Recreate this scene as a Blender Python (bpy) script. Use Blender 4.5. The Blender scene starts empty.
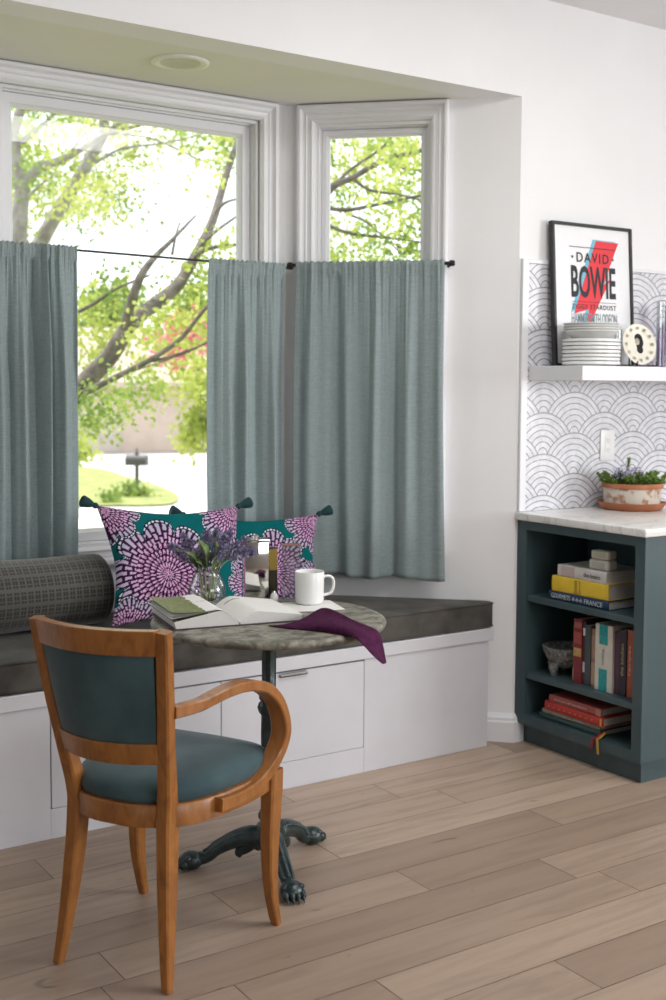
import bpy, bmesh, math, random
import numpy as np
from mathutils import Vector, Matrix
R = math.radians
PI = math.pi
rng = random.Random(7)
sc = bpy.context.scene
C = sc.collection

# ------------------------------------------------------------------ camera
F, CX, CY, H = 1189.263, 333.0, 468.605, 1.42
yaw, pit, rol = R(33.6894), R(-3.9673), R(.341)
fw = Vector((math.sin(yaw)*math.cos(pit), math.cos(yaw)*math.cos(pit), math.sin(pit)))
rt0 = Vector((math.cos(yaw), -math.sin(yaw), 0)); up0 = rt0.cross(fw)
rt = rt0*math.cos(rol)+up0*math.sin(rol); up = up0*math.cos(rol)-rt0*math.sin(rol)
cam_d = bpy.data.cameras.new('camera'); cam = bpy.data.objects.new('camera', cam_d); C.objects.link(cam)
M = Matrix((rt, up, -fw)).transposed().to_4x4(); M.translation = Vector((0, 0, H)); cam.matrix_world = M
cam_d.sensor_width = 36; cam_d.lens = F*36/1000; cam_d.shift_y = -(500-CY)/1000
cam_d.clip_end = 500
cam_d.dof.use_dof = True; cam_d.dof.focus_distance = 3.5; cam_d.dof.aperture_fstop = 3.8
sc.camera = cam
def at(px, py, depth):
    """world point seen at photo pixel px,py at the given depth along the view axis"""
    return Vector((0, 0, H)) + (fw*F + rt*(px-CX) - up*(py-CY))*(depth/F)

# ------------------------------------------------------------------ objects
def props(o, label=None, cat=None, group=None, kind=None):
    if label: o['label'] = label
    if cat: o['category'] = cat
    if group: o['group'] = group
    if kind: o['kind'] = kind
    return o
def thing(name, label, cat, loc=(0, 0, 0), rz=0, group=None):
    o = bpy.data.objects.new(name, None); C.objects.link(o)
    o.location = loc; o.rotation_euler = (0, 0, rz); o.empty_display_size = .05
    return props(o, label, cat, group)
def copy_tree(o, parent=None):
    c = o.copy(); C.objects.link(c); c.parent = parent
    for ch in [x for x in C.objects if x.parent == o]:
        copy_tree(ch, c)
    return c
def obj(name, bm, m, parent=None, smooth=None, label=None):
    """link a bmesh (or mesh) as one mesh object"""
    if isinstance(bm, bmesh.types.BMesh):
        me = bpy.data.meshes.new(name); bm.to_mesh(me); bm.free()
    else: me = bm
    ms = m if isinstance(m, (list, tuple)) else [m]
    for x in ms: me.materials.append(x)
    if smooth is not None:
        for p in me.polygons: p.use_smooth = True
        if smooth < 180: me.set_sharp_from_angle(angle=R(smooth))
    o = bpy.data.objects.new(name, me); C.objects.link(o); o.parent = parent
    if label: o['label'] = label
    return o
def struct(name, bm, m, parent=None, smooth=None):
    o = obj(name, bm, m, parent, smooth)
    if parent is None: o['kind'] = 'structure'
    return o

# ------------------------------------------------------------------ mesh helpers
def B(): return bmesh.new()
def box(bm, a, b, bev=0, seg=2, mi=0, mat=None):
    a, b = Vector(a), Vector(b)
    v = [bm.verts.new((x, y, z)) for x in (a.x, b.x) for y in (a.y, b.y) for z in (a.z, b.z)]
    fs = [bm.faces.new([v[i] for i in q]) for q in ((0, 1, 3, 2), (4, 6, 7, 5), (0, 4, 5, 1), (2, 3, 7, 6), (0, 2, 6, 4), (1, 5, 7, 3))]
    for f in fs: f.material_index = mi
    if mat is not None: bmesh.ops.transform(bm, matrix=mat, verts=v)
    if bev:
        es = list({e for f in fs for e in f.edges})
        bmesh.ops.bevel(bm, geom=es, offset=bev, segments=seg, profile=.6, affect='EDGES')
    return bm
def prism(bm, poly, z0, z1, bev=0, seg=2, mi=0):
    """poly: list of (x,y) ccw, extruded z0..z1"""
    lo = [bm.verts.new((x, y, z0)) for x, y in poly]; hi = [bm.verts.new((x, y, z1)) for x, y in poly]
    n = len(poly); fs = [bm.faces.new(lo[::-1]), bm.faces.new(hi)]
    for i in range(n): fs.append(bm.faces.new((lo[i], lo[(i+1) % n], hi[(i+1) % n], hi[i])))
    for f in fs: f.material_index = mi
    if bev:
        es = list({e for f in fs for e in f.edges})
        bmesh.ops.bevel(bm, geom=es, offset=bev, segments=seg, profile=.6, affect='EDGES')
    return bm
def lathe(bm, prof, n=32, c=(0, 0, 0), sx=1, sy=1, fn=None, mi=0, a0=0):
    """prof: list of (r,z) bottom to top along the outside"""
    c = Vector(c); rings = []
    for r, z in prof:
        if r < 1e-6: rings.append([bm.verts.new(c+Vector((0, 0, z)))]); continue
        ring = []
        for i in range(n):
            a = a0+2*PI*i/n; rr = r*(fn(a, z) if fn else 1)
            ring.append(bm.verts.new(c+Vector((rr*sx*math.cos(a), rr*sy*math.sin(a), z))))
        rings.append(ring)
    for k in range(len(rings)-1):
        p, q = rings[k], rings[k+1]
        for i in range(n):
            j = (i+1) % n
            if len(p) == 1 and len(q) == 1: continue
            if len(p) == 1: f = bm.faces.new((p[0], q[j], q[i]))
            elif len(q) == 1: f = bm.faces.new((p[i], p[j], q[0]))
            else: f = bm.faces.new((p[i], p[j], q[j], q[i]))
            f.material_index = mi
    return bm
def catmull(pts, k=6):
    P = [Vector(p) for p in pts]; out = []
    for i in range(len(P)-1):
        a, b, c, d = P[max(i-1, 0)], P[i], P[i+1], P[min(i+2, len(P)-1)]
        for j in range(k):
            t = j/k
            out.append(.5*((2*b)+(-a+c)*t+(2*a-5*b+4*c-d)*t*t+(-a+3*b-3*c+d)*t**3))
    out.append(P[-1]); return out
def tube(bm, pts, rad, n=8, mi=0, cap=True, seed=None, bump=0):
    P = [Vector(p) for p in pts]; N = len(P)
    if not hasattr(rad, '__len__'): rad = [rad]*N
    if len(rad) != N: rad = list(np.interp(np.linspace(0, 1, N), np.linspace(0, 1, len(rad)), rad))
    ref = None; rings = []
    for i in range(N):
        t = (P[min(i+1, N-1)]-P[max(i-1, 0)])
        t = t.normalized() if t.length > 1e-9 else Vector((0, 0, 1))
        if ref is None: ref = t.orthogonal().normalized()
        else: ref = (ref-t*ref.dot(t)); ref = ref.normalized() if ref.length > 1e-6 else t.orthogonal().normalized()
        s = t.cross(ref)
        rings.append([bm.verts.new(P[i]+(ref*math.cos(2*PI*k/n)+s*math.sin(2*PI*k/n))*rad[i]) for k in range(n)])
    for a, b in zip(rings, rings[1:]):
        for k in range(n):
            f = bm.faces.new((a[k], a[(k+1) % n], b[(k+1) % n], b[k])); f.material_index = mi
    if cap:
        for r_, rev in ((rings[0], True), (rings[-1], False)):
            f = bm.faces.new(r_[::-1] if rev else r_); f.material_index = mi
    return bm
def sweep_rect(bm, pts, wa, wb, axis, bev=0.2):
    """rectangular (rounded) section along pts; wb = width along 'axis' (kept), wa = thickness across; wa/wb lists or numbers; axis vector or list"""
    P = [Vector(p) for p in pts]; N = len(P)
    I = lambda w: list(np.interp(np.linspace(0, 1, N), np.linspace(0, 1, len(w)), w)) if hasattr(w, '__len__') else [w]*N
    wa, wb = I(wa), I(wb); rings = []
    for i in range(N):
        t = (P[min(i+1, N-1)]-P[max(i-1, 0)]).normalized()
        ax = Vector(axis[i] if isinstance(axis, list) else axis); ax = (ax-t*ax.dot(t)).normalized(); nb = t.cross(ax)
        a, b = wa[i]/2, wb[i]/2; c = min(a, b)*bev*2
        sec = [(-a+c, -b), (a-c, -b), (a, -b+c), (a, b-c), (a-c, b), (-a+c, b), (-a, b-c), (-a, -b+c)]
        rings.append([bm.verts.new(P[i]+nb*u+ax*v) for u, v in sec])
    for p, q in zip(rings, rings[1:]):
        for k in range(8): bm.faces.new((p[k], p[(k+1) % 8], q[(k+1) % 8], q[k]))
    bm.faces.new(rings[0][::-1]); bm.faces.new(rings[-1])
    bmesh.ops.recalc_face_normals(bm, faces=bm.faces[:])
    return bm
def grid(fn, nu, nv, uvname='UVMap', closed=False):
    """fn(u,v)->xyz; returns mesh with uv"""
    vs = [fn(i/(nu-1), j/(nv-1)) for j in range(nv) for i in range(nu)]
    fs = [(j*nu+i, j*nu+i+1, (j+1)*nu+i+1, (j+1)*nu+i) for j in range(nv-1) for i in range(nu-1)]
    me = bpy.data.meshes.new('grid'); me.from_pydata([tuple(v) for v in vs], [], fs)
    uv = me.uv_layers.new(name=uvname)
    for p in me.polygons:
        for li in p.loop_indices:
            vi = me.loops[li].vertex_index; uv.data[li].uv = ((vi % nu)/(nu-1), (vi//nu)/(nv-1))
    me.update(); return me
def blob(bm, c, r, sub=2, sc_=(1, 1, 1), mi=0, rot=None):
    m = Matrix.Translation(Vector(c)) @ (rot.to_4x4() if rot else Matrix()) @ Matrix.Diagonal((r*sc_[0], r*sc_[1], r*sc_[2], 1))
    d = bmesh.ops.create_icosphere(bm, subdivisions=sub, radius=1, matrix=m)
    for v in d['verts']:
        for f in v.link_faces: f.material_index = mi
def leaf(bm, p, d, n, L, W, mi=0, curl=.15):
    """a pointed, slightly cupped leaf from p along d"""
    d = d.normalized(); s = d.cross(n); s = s.normalized() if s.length > 1e-6 else d.orthogonal().normalized(); n = s.cross(d)
    pts = [p, p+d*L*.35+s*W*.5+n*L*curl*.3, p+d*L*.7+s*W*.38+n*L*curl*.2, p+d*L-n*L*curl*.6, p+d*L*.7-s*W*.38+n*L*curl*.2, p+d*L*.35-s*W*.5+n*L*curl*.3]
    mid = [p+d*L*.35, p+d*L*.7]
    v = [bm.verts.new(q) for q in pts]; m = [bm.verts.new(q) for q in mid]
    for q in ((v[0], m[0], v[1]), (v[1], m[0], m[1], v[2]), (v[2], m[1], v[3]), (v[0], v[5], m[0]), (v[5], v[4], m[1], m[0]), (v[4], v[3], m[1])):
        f = bm.faces.new(q); f.material_index = mi
def rvec(r=rng):
    while True:
        v = Vector((r.uniform(-1, 1), r.uniform(-1, 1), r.uniform(-1, 1)))
        if .05 < v.length < 1: return v.normalized()

# ------------------------------------------------------------------ material helpers
class E:
    """shader arithmetic"""
    def __init__(s, nt, sk): s.nt, s.sk = nt, sk
    def op(s, o, *a, clamp=False):
        n = s.nt.nodes.new('ShaderNodeMath'); n.operation = o; n.use_clamp = clamp
        for i, x in enumerate((s,)+a):
            if isinstance(x, E): s.nt.links.new(x.sk, n.inputs[i])
            else: n.inputs[i].default_value = x
        return E(s.nt, n.outputs[0])
    def __add__(s, o): return s.op('ADD', o)
    def __sub__(s, o): return s.op('SUBTRACT', o)
    def __mul__(s, o): return s.op('MULTIPLY', o)
    def __truediv__(s, o): return s.op('DIVIDE', o)
    __radd__ = __add__; __rmul__ = __mul__
    def floor(s): return s.op('FLOOR')
    def frac(s): return s.op('FRACT')
    def abs(s): return s.op('ABSOLUTE')
    def sqrt(s): return s.op('SQRT')
    def lt(s, o): return s.op('LESS_THAN', o)
    def gt(s, o): return s.op('GREATER_THAN', o)
    def mod(s, o): return s.op('FLOORED_MODULO', o)
    def ss(s, a, b):
        n = s.nt.nodes.new('ShaderNodeMapRange'); n.interpolation_type = 'SMOOTHSTEP'
        s.nt.links.new(s.sk, n.inputs[0]); n.inputs[1].default_value = a; n.inputs[2].default_value = b
        return E(s.nt, n.outputs[0])
    def mix(s, a, b):
        """a where self=0, b where self=1 (scalars)"""
        n = s.nt.nodes.new('ShaderNodeMix'); n.data_type = 'FLOAT'
        s.nt.links.new(s.sk, n.inputs[0])
        for i, x in ((2, a), (3, b)):
            if isinstance(x, E): s.nt.links.new(x.sk, n.inputs[i])
            else: n.inputs[i].default_value = x
        return E(s.nt, n.outputs[0])
    def col(s, a, b):
        n = s.nt.nodes.new('ShaderNodeMix'); n.data_type = 'RGBA'; s.nt.links.new(s.sk, n.inputs[0])
        for i, x in ((6, a), (7, b)):
            if isinstance(x, E): s.nt.links.new(x.sk, n.inputs[i])
            else: n.inputs[i].default_value = (*x, 1)
        return E(s.nt, n.outputs[2])
class Mat:
    def __init__(s, name, color=(.5, .5, .5), rough=.5, metal=0, spec=.5, **kw):
        s.m = bpy.data.materials.new(name); s.m.use_nodes = True; s.nt = s.m.node_tree
        s.b = s.nt.nodes['Principled BSDF']; s.out = s.nt.nodes['Material Output']
        s.b.inputs['Base Color'].default_value = (*color, 1); s.b.inputs['Roughness'].default_value = rough
        s.b.inputs['Metallic'].default_value = metal; s.b.inputs['Specular IOR Level'].default_value = spec
        for k, v in kw.items(): s.b.inputs[k.replace('_', ' ')].default_value = v
    def coord(s, kind='Object', scale=(1, 1, 1), loc=(0, 0, 0), rot=(0, 0, 0)):
        t = s.nt.nodes.new('ShaderNodeTexCoord'); mp = s.nt.nodes.new('ShaderNodeMapping')
        mp.inputs['Scale'].default_value = scale; mp.inputs['Location'].default_value = loc; mp.inputs['Rotation'].default_value = rot
        s.nt.links.new(t.outputs[kind], mp.inputs[0]); return mp.outputs[0]
    def xyz(s, sk):
        n = s.nt.nodes.new('ShaderNodeSeparateXYZ'); s.nt.links.new(sk, n.inputs[0]); return [E(s.nt, o) for o in n.outputs]
    def noise(s, vec=None, scale=5, detail=3, rough=.5, dist=0):
        n = s.nt.nodes.new('ShaderNodeTexNoise'); n.inputs['Scale'].default_value = scale; n.inputs['Detail'].default_value = detail
        n.inputs['Roughness'].default_value = rough; n.inputs['Distortion'].default_value = dist
        if vec is not None: s.nt.links.new(vec, n.inputs['Vector'])
        return E(s.nt, n.outputs['Fac'])
    def attr(s, name, fac=False):
        n = s.nt.nodes.new('ShaderNodeAttribute'); n.attribute_name = name; return E(s.nt, n.outputs['Fac' if fac else 'Color'])
    def color(s, e): s.nt.links.new(e.sk, s.b.inputs['Base Color']); return s
    def rough(s, e): s.nt.links.new(e.sk, s.b.inputs['Roughness']); return s
    def bump(s, e, strength=.3, dist=.01):
        n = s.nt.nodes.new('ShaderNodeBump'); n.inputs['Strength'].default_value = strength; n.inputs['Distance'].default_value = dist
        s.nt.links.new(e.sk, n.inputs['Height']); s.nt.links.new(n.outputs[0], s.b.inputs['Normal']); return s
    def translucent(s, fac, color):
        t = s.nt.nodes.new('ShaderNodeBsdfTranslucent'); mx = s.nt.nodes.new('ShaderNodeMixShader')
        if isinstance(color, E): s.nt.links.new(color.sk, t.inputs[0])
        else: t.inputs[0].default_value = (*color, 1)
        if isinstance(fac, E): s.nt.links.new(fac.sk, mx.inputs[0])
        else: mx.inputs[0].default_value = fac
        s.nt.links.new(s.b.outputs[0], mx.inputs[1]); s.nt.links.new(t.outputs[0], mx.inputs[2]); s.nt.links.new(mx.outputs[0], s.out.inputs[0]); return s
def plain(name, c, rough=.5, **kw): return Mat(name, c, rough, **kw).m
def noisy(name, a, b, scale=8, rough=.5, bump=0, bscale=None, bdist=.004, detail=4, lo=.35, hi=.65, stretch=(1, 1, 1), **kw):
    m = Mat(name, a, rough, **kw); v = m.coord('Object', stretch)
    m.color(m.noise(v, scale, detail).ss(lo, hi).col(a, b))
    if bump: m.bump(m.noise(v, bscale or scale*4, 3), bump, bdist)
    return m.m
def glass_mat(name, tint=(1, 1, 1), refl=.06, rough=0.0):
    """clear thin glass: see-through with a Fresnel reflection"""
    m = Mat(name); nt = m.nt; nt.nodes.remove(m.b)
    t = nt.nodes.new('ShaderNodeBsdfTransparent'); t.inputs[0].default_value = (*tint, 1)
    g = nt.nodes.new('ShaderNodeBsdfGlossy'); g.inputs['Roughness'].default_value = rough
    f = nt.nodes.new('ShaderNodeLayerWeight'); f.inputs[0].default_value = .25
    x = nt.nodes.new('ShaderNodeMath'); x.operation = 'MULTIPLY_ADD'; x.inputs[1].default_value = .35; x.inputs[2].default_value = refl*.5
    nt.links.new(f.outputs['Fresnel'], x.inputs[0])
    mx = nt.nodes.new('ShaderNodeMixShader'); nt.links.new(x.outputs[0], mx.inputs[0]); nt.links.new(t.outputs[0], mx.inputs[1]); nt.links.new(g.outputs[0], mx.inputs[2])
    nt.links.new(mx.outputs[0], m.out.inputs[0]); return m.m

# ---- materials
m_wall = noisy('wall_paint', (.83, .83, .84), (.85, .85, .86), 3, .75, .05, 180, .001)
m_room = noisy('unseen_wall_dark_paint', (.30, .28, .26), (.33, .31, .29), 3, .8)  # unseen walls made darker to cut bounced light
m_soffit = noisy('soffit_bounce_tint', (.78, .77, .72), (.80, .79, .74), 3, .8)  # warm tint painted in for light bounced off the lawn
m_trim = noisy('trim_paint', (.78, .78, .81), (.80, .80, .83), 4, .35)
m_bench = noisy('bench_paint', (.63, .63, .67), (.66, .66, .70), 4, .4)
m_gap = plain('shadow_gap', (.20, .20, .21), .8)
m_pane = glass_mat('window_glass', (.97, .985, .98), .05)
def floor_mat():
    m = Mat('oak_planks', (.4, .3, .22), .42, spec=.35)
    tone = m.attr('tone', True); off = m.attr('shift', True)
    x, y, z = m.xyz(m.coord('Object'))
    cmb = m.nt.nodes.new('ShaderNodeCombineXYZ'); m.nt.links.new((x*1.6+off*37.0).sk, cmb.inputs[0]); m.nt.links.new((y*16.0+off*91.0).sk, cmb.inputs[1])
    g1 = m.noise(cmb.outputs[0], 1.2, 5, .6, .6)
    cm2 = m.nt.nodes.new('ShaderNodeCombineXYZ'); m.nt.links.new((x*5.0+off*11.0).sk, cm2.inputs[0]); m.nt.links.new((y*130.0).sk, cm2.inputs[1])
    g2 = m.noise(cm2.outputs[0], 1.5, 3, .6, .3)
    cm3 = m.nt.nodes.new('ShaderNodeCombineXYZ'); m.nt.links.new((x*3.2+off*23.0).sk, cm3.inputs[0]); m.nt.links.new((y*8.0+off*7.0).sk, cm3.inputs[1])
    kn = m.noise(cm3.outputs[0], 1.7, 2, .5, .8).ss(.70, .80)
    base = tone.col((.238, .166, .121), (.520, .396, .306))
    c1 = g1.ss(.38, .75).col(base, (.22, .162, .125))
    n1 = m.nt.nodes.new('ShaderNodeMix'); n1.data_type = 'RGBA'; n1.inputs[0].default_value = .5
    m.nt.links.new(base.sk, n1.inputs[6]); m.nt.links.new(c1.sk, n1.inputs[7])
    c2 = (g2.ss(.55, .8)*.35).col(E(m.nt, n1.outputs[2]), (.22, .165, .125))
    m.color((kn*.75).col(c2, (.10, .075, .055)))
    m.rough(g1.mix(.36, .52)); m.bump(g2, .12, .001)
    return m.m
m_floor = floor_mat()
m_seam = plain('floor_seam', (.13, .10, .075), .8)
def linen(name, col, tr=.25):
    m = Mat(name, col, .9, spec=.1, Sheen_Weight=.25)
    uvx = m.coord('UV', (1, 1, 1))
    n1 = m.noise(m.coord('Object', (14, 14, 300)), 1.5, 3, .6); n2 = m.noise(m.coord('Object', (160, 160, 60)), 1.5, 3, .6)
    w = (n1+n2)*.5
    dark = tuple(c*.84 for c in col); lite = tuple(min(1, c*1.13) for c in col)
    cc = w.ss(.36, .64).col(dark, lite)
    m.color(cc); m.bump(w, .35, .002)
    m.translucent(w.ss(.3, .68).mix(tr*.65, tr*1.4), tuple(min(1, c*1.25) for c in col))
    return m.m
m_curtain = linen('grey_green_linen', (.36, .435, .445), .24)
m_black = plain('black_iron', (.012, .012, .013), .4)
m_blackwood = noisy('black_frame_paint', (.014, .014, .016), (.02, .02, .022), 20, .4)
m_cushion = noisy('charcoal_velvet', (.058, .055, .050), (.112, .105, .094), 9, .9, .25, 300, .002, 6, .3, .72, spec=.15, Sheen_Weight=.08)
def bolster_mat():
    m = Mat('woven_squares_fabric', (.1, .1, .09), .9, spec=.1, Sheen_Weight=.3)
    u, v, _ = m.xyz(m.coord('UV'))
    def cell(e, n, lo, hi): f = (e*n).frac(); return f.gt(lo)*f.lt(hi)
    big = cell(u, 15.0, .14, .86)*cell(v, 20.0, .14, .86)
    sub = cell(u, 45.0, .12, .9)*cell(v, 40.0, .08, .92)
    nz = m.noise(m.coord('Object', (1, 1, 1)), 220, 2)
    mask = (big*sub)
    c = nz.col((.085, .083, .075), (.15, .145, .13))
    m.color((mask*.8).col(c, (.035, .035, .034))); m.bump(nz, .3, .001); return m.m
m_bolster = bolster_mat()
m_pillow = Mat('dahlia_print_cotton', (.5, .5, .5), .85, spec=.15)
m_pillow.color(m_pillow.attr('print')); m_pillow.bump(m_pillow.noise(m_pillow.coord('Object'), 300, 2), .15, .001); m_pillow = m_pillow.m
m_tassel = noisy('dark_teal_yarn', (.004, .032, .038), (.008, .055, .062), 60, .85, .5, 200, .002, stretch=(8, 8, 1))
def wood_mat():
    m = Mat('honey_beech', (.4, .16, .05), .38, spec=.4, Coat_Weight=.12, Coat_Roughness=.2)
    v = m.coord('Object', (1, 1, .35))
    g = m.noise(v, 30, 5, .6, 1.2); g2 = m.noise(v, 4, 2)
    c = g.ss(.3, .75).col((.36, .143, .034), (.21, .074, .017))
    m.color((g2.ss(.4, .75)*.5).col(c, (.38, .155, .042))); m.rough(g.mix(.28, .42)); return m.m
m_wood = wood_mat()
m_velvet = noisy('slate_teal_velvet', (.030, .060, .071), (.056, .100, .113), 7, .8, .15, 250, .001, 5, .3, .7, spec=.2, Sheen_Weight=.2)
m_cab = noisy('slate_green_paint', (.044, .076, .086), (.052, .086, .096), 12, .42, stretch=(1, 1, .2))
m_iron = noisy('green_black_cast_iron', (.008, .020, .022), (.020, .042, .044), 40, .32, .5, 90, .003, spec=.6)
def zinc_mat():
    m = Mat('aged_stone_top', (.2, .2, .18), .5)
    v = m.coord('Object'); a = m.noise(v, 26, 6, .65, .5); b = m.noise(v, 7, 4, .6, 1)
    c = a.ss(.36, .66).col((.085, .078, .062), (.34, .325, .27)); m.color((b.ss(.45, .7)*.6).col(c, (.20, .20, .155))); m.bump(a, .25, .003); m.rough(a.mix(.38, .6)); return m.m
m_zinc = zinc_mat()
def marble():
    m = Mat('white_marble', (.8, .79, .77), .2)
    v = m.coord('Object', (1, 2.2, 1), rot=(0, 0, .5)); w = m.noise(v, 3.2, 7, .62, 1.6)
    vein = (w-.5).abs().ss(0.0, .022); cl = m.noise(v, 2.2, 4, .6, 1).ss(.45, .75)
    c = (cl*.30).col((.80, .79, .77), (.56, .54, .52)); m.color((vein.op('SUBTRACT', 1.0).abs()*.45).col(c, (.40, .37, .34))); return m.m
m_marble = marble()
def seigaiha():
    m = Mat('scallop_tile', (.8, .8, .84), .35)
    x, y, z = m.xyz(m.coord('Object'))
    nz = m.noise(m.coord('Object'), 14, 2)
    Rr, hh = .173, .0865
    u = x-3.515+(nz-.5)*.004; v = (z-1.2375)*1.042+(nz-.5)*.004
    k0 = (v/hh).floor()
    res = None
    # candidate rows from highest (back) to lowest (front); the lowest row that holds the point wins
    for dk in (2, 1, 0, -1):
        k = k0+float(dk); par = k.mod(2.0)
        uu = u-par*Rr; du = ((uu/(2*Rr)+.5).frac()-.5)*(2*Rr); dv = v-k*hh
        d = (du*du+dv*dv).sqrt()
        inside = d.lt(Rr)
        res = d if res is None else inside.mix(res, d)
    q = res/Rr*7.0
    ring = (q.frac()-.5).abs().ss(.39, .45)          # thin dark joints between the tile bands
    tn = m.noise(m.coord('Object'), 90, 2); piece = m.noise(m.coord('Object'), 30, 1)
    edge = (res/Rr).ss(.955, .985)
    base = piece.ss(.35, .65).col((.66, .66, .71), (.76, .76, .80))
    ln = (ring*tn.ss(.20, .5)).op('MAXIMUM', edge*.8)
    m.color((ln*.80).col(base, (.055, .055, .065))); m.bump(ring, -.2, .002); return m.m
m_tile = seigaiha()
m_white = noisy('white_glaze', (.82, .82, .81), (.85, .85, .84), 10, .18)
m_plate = noisy('white_stoneware', (.78, .79, .78), (.82, .83, .82), 10, .25)
m_paper = noisy('book_page', (.80, .79, .76), (.84, .83, .80), 10, .8)
m_terra = noisy('terracotta', (.36, .125, .055), (.45, .17, .085), 12, .85, .2, 80, .002)
m_terra_w = noisy('whitewashed_terracotta', (.40, .21, .13), (.58, .53, .46), 34, .85, .25, 90, .002, 6, .36, .50)
m_soil = noisy('potting_soil', (.02, .014, .01), (.05, .035, .025), 90, .95, .8, 120, .006)
def leaf_mat(name, a, b, tr=.35, scale=9):
    m = Mat(name, a, .55, spec=.25); c = m.noise(m.coord('Object'), scale, 2).ss(.35, .65).col(a, b); m.color(c); m.translucent(tr, c); return m.m
m_herb = leaf_mat('herb_leaf', (.11, .19, .04), (.22, .33, .08), .3, 30)
m_herb_y = leaf_mat('thyme_leaf', (.16, .26, .05), (.26, .38, .09), .3, 30)
m_lilac = leaf_mat('lilac_floret', (.20, .18, .30), (.36, .32, .47), .2, 80)
m_lav = leaf_mat('lavender_bloom', (.42, .38, .56), (.58, .54, .70), .2, 80)
m_lilac_leaf = leaf_mat('lilac_leaf', (.11, .17, .06), (.25, .33, .14), .3, 30)
m_stem = plain('pale_stem', (.34, .36, .16), .6)
m_chrome = plain('polished_metal', (.82, .80, .77), .06, metal=1)
m_brass = plain('aged_brass', (.34, .24, .06), .3, metal=.8)
m_clear = glass_mat('clear_glass', (.93, .95, .95), .12)
m_purpleglass = glass_mat('violet_glass', (.50, .33, .55), .12)
m_plum = noisy('plum_linen', (.052, .011, .038), (.072, .016, .054), 60, .95, .3, 250, .0015, spec=.1)
m_molc = noisy('grey_lava_stone', (.10, .10, .098), (.25, .25, .24), 70, .9, .9, 90, .008)
m_outlet = plain('outlet_white', (.86, .86, .85), .35)
m_can = plain('downlight_trim', (.80, .79, .72), .5)
m_bark = noisy('tree_bark', (.085, .070, .058), (.17, .145, .125), 12, .9, .4, 40, .02)
m_bark_l = noisy('pale_tree_bark', (.20, .18, .165), (.33, .31, .29), 9, .9, .4, 40, .02)
m_leaf1 = leaf_mat('spring_leaf_yellow', (.36, .43, .08), (.56, .60, .17), .45, 1.2)
m_leaf2 = leaf_mat('spring_leaf_green', (.16, .25, .05), (.32, .43, .10), .45, 1.2)
m_pink = leaf_mat('pink_blossom', (.60, .16, .20), (.72, .30, .30), .4, 2)
m_lawn = noisy('lawn_grass', (.25, .28, .09), (.36, .38, .13), 3, .9, .6, 60, .03)
m_drive = noisy('pale_concrete', (.62, .60, .58), (.70, .68, .66), .8, .9)
m_house = noisy('beige_stucco', (.52, .42, .36), (.57, .46, .40), 2, .9)
m_garage = noisy('garage_door_paint', (.50, .43, .39), (.54, .47, .43), 2, .7)
m_roof = noisy('tan_roof_shingle', (.44, .35, .29), (.52, .42, .35), 5, .9)
m_mail = plain('mailbox_dark_metal', (.05, .05, .05), .5)

# ------------------------------------------------------------------ room shell
W, BM = 3.506, 4.17           # wall plane and back of the bay
XR, XL = 3.207, .581          # corners of the bay opening
BR, BL = 2.543, 1.245         # back corners of the bay
ZS, ZC = 2.544, 2.93
RX0, RX1, RY0 = -2.6, 6.6, -3.2

# floor: every plank its own face with tone and shift attributes (one surface)
def build_floor():
    pw = .1635; y0 = 2.727-38*pw; rows = 58
    joints = {}
    fixed = {40: [2.59], 39: [1.964], 38: [2.725], 37: [2.05, 1.12], 36: [2.46], 35: [1.325, 2.546], 34: [1.62], 33: [2.05], 41: [1.187]}
    vs, fs, tone, shift = [], [], [], []
    rowt = {41: (.55, .85), 40: (.9, .62), 39: (.7, 1.0), 38: (.28, .5), 37: (.55, .22), 36: (.25, .62), 35: (.45, .5), 34: (.5, .6), 33: (.6, .25), 32: (.35, .5)}  # own plank tones per row, with the light falloff from the bench painted in
    g = .0011; tr = {(38, 2): .1, (37, 1): .2, (36, 0): .35, (39, 0): .6, (40, 0): .8, (41, 0): .9}
    for r in range(rows):
        ya, yb = y0+(r)*pw, y0+(r+1)*pw
        if yb > 4.4: break
        xs = [RX0]; rr = random.Random(r*13+5)
        js = list(fixed.get(r, []))
        if js:
            a = js[0]
            while a > RX0+1.2: a -= rr.uniform(1.1, 2.0); js.append(a)
            a = max(js)
            while a < RX1-1: a += rr.uniform(1.1, 2.0); js.append(a)
        else:
            a = RX0+rr.uniform(.3, 1.8)
            while a < RX1: js.append(a); a += rr.uniform(1.0, 2.1)
        js = sorted(j for j in js if RX0+.1 < j < RX1-.1)
        xs += js+[RX1]
        for i in range(len(xs)-1):
            b = len(vs); vs += [(xs[i]+g, ya+g, 0), (xs[i+1]-g, ya+g, 0), (xs[i+1]-g, yb-g, 0), (xs[i]+g, yb-g, 0)]
            fs.append((b, b+1, b+2, b+3)); shift.append(rr.random())
            tv = rr.random(); base_t = rowt.get(r)
            if base_t is not None:
                cxm = (xs[i]+xs[i+1])/2; fx_ = (fixed.get(r) or [0])[0]; tv = .82*(base_t[0] if cxm < fx_ else base_t[1])+.18*tv
            tone.append(tv)
    npk = len(fs)
    b = len(vs); vs += [(RX0, RY0, -.002), (RX1, RY0, -.002), (RX1, 4.35, -.002), (RX0, 4.35, -.002)]; fs.append((b, b+1, b+2, b+3)); tone.append(0); shift.append(0)
    b = len(vs); vs += [(RX0, RY0, -.12), (RX1, RY0, -.12), (RX1, 4.35, -.12), (RX0, 4.35, -.12)]; fs.append((b+3, b+2, b+1, b)); tone.append(0); shift.append(0)
    me = bpy.data.meshes.new('floor'); me.from_pydata(vs, [], fs)
    for n, d in (('tone', tone), ('shift', shift)):
        a = me.attributes.new(n, 'FLOAT', 'FACE'); a.data.foreach_set('value', d)
    o = struct('floor', me, [m_floor, m_seam]); 
    for i in (npk, npk+1): me.polygons[i].material_index = 1
build_floor()

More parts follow.
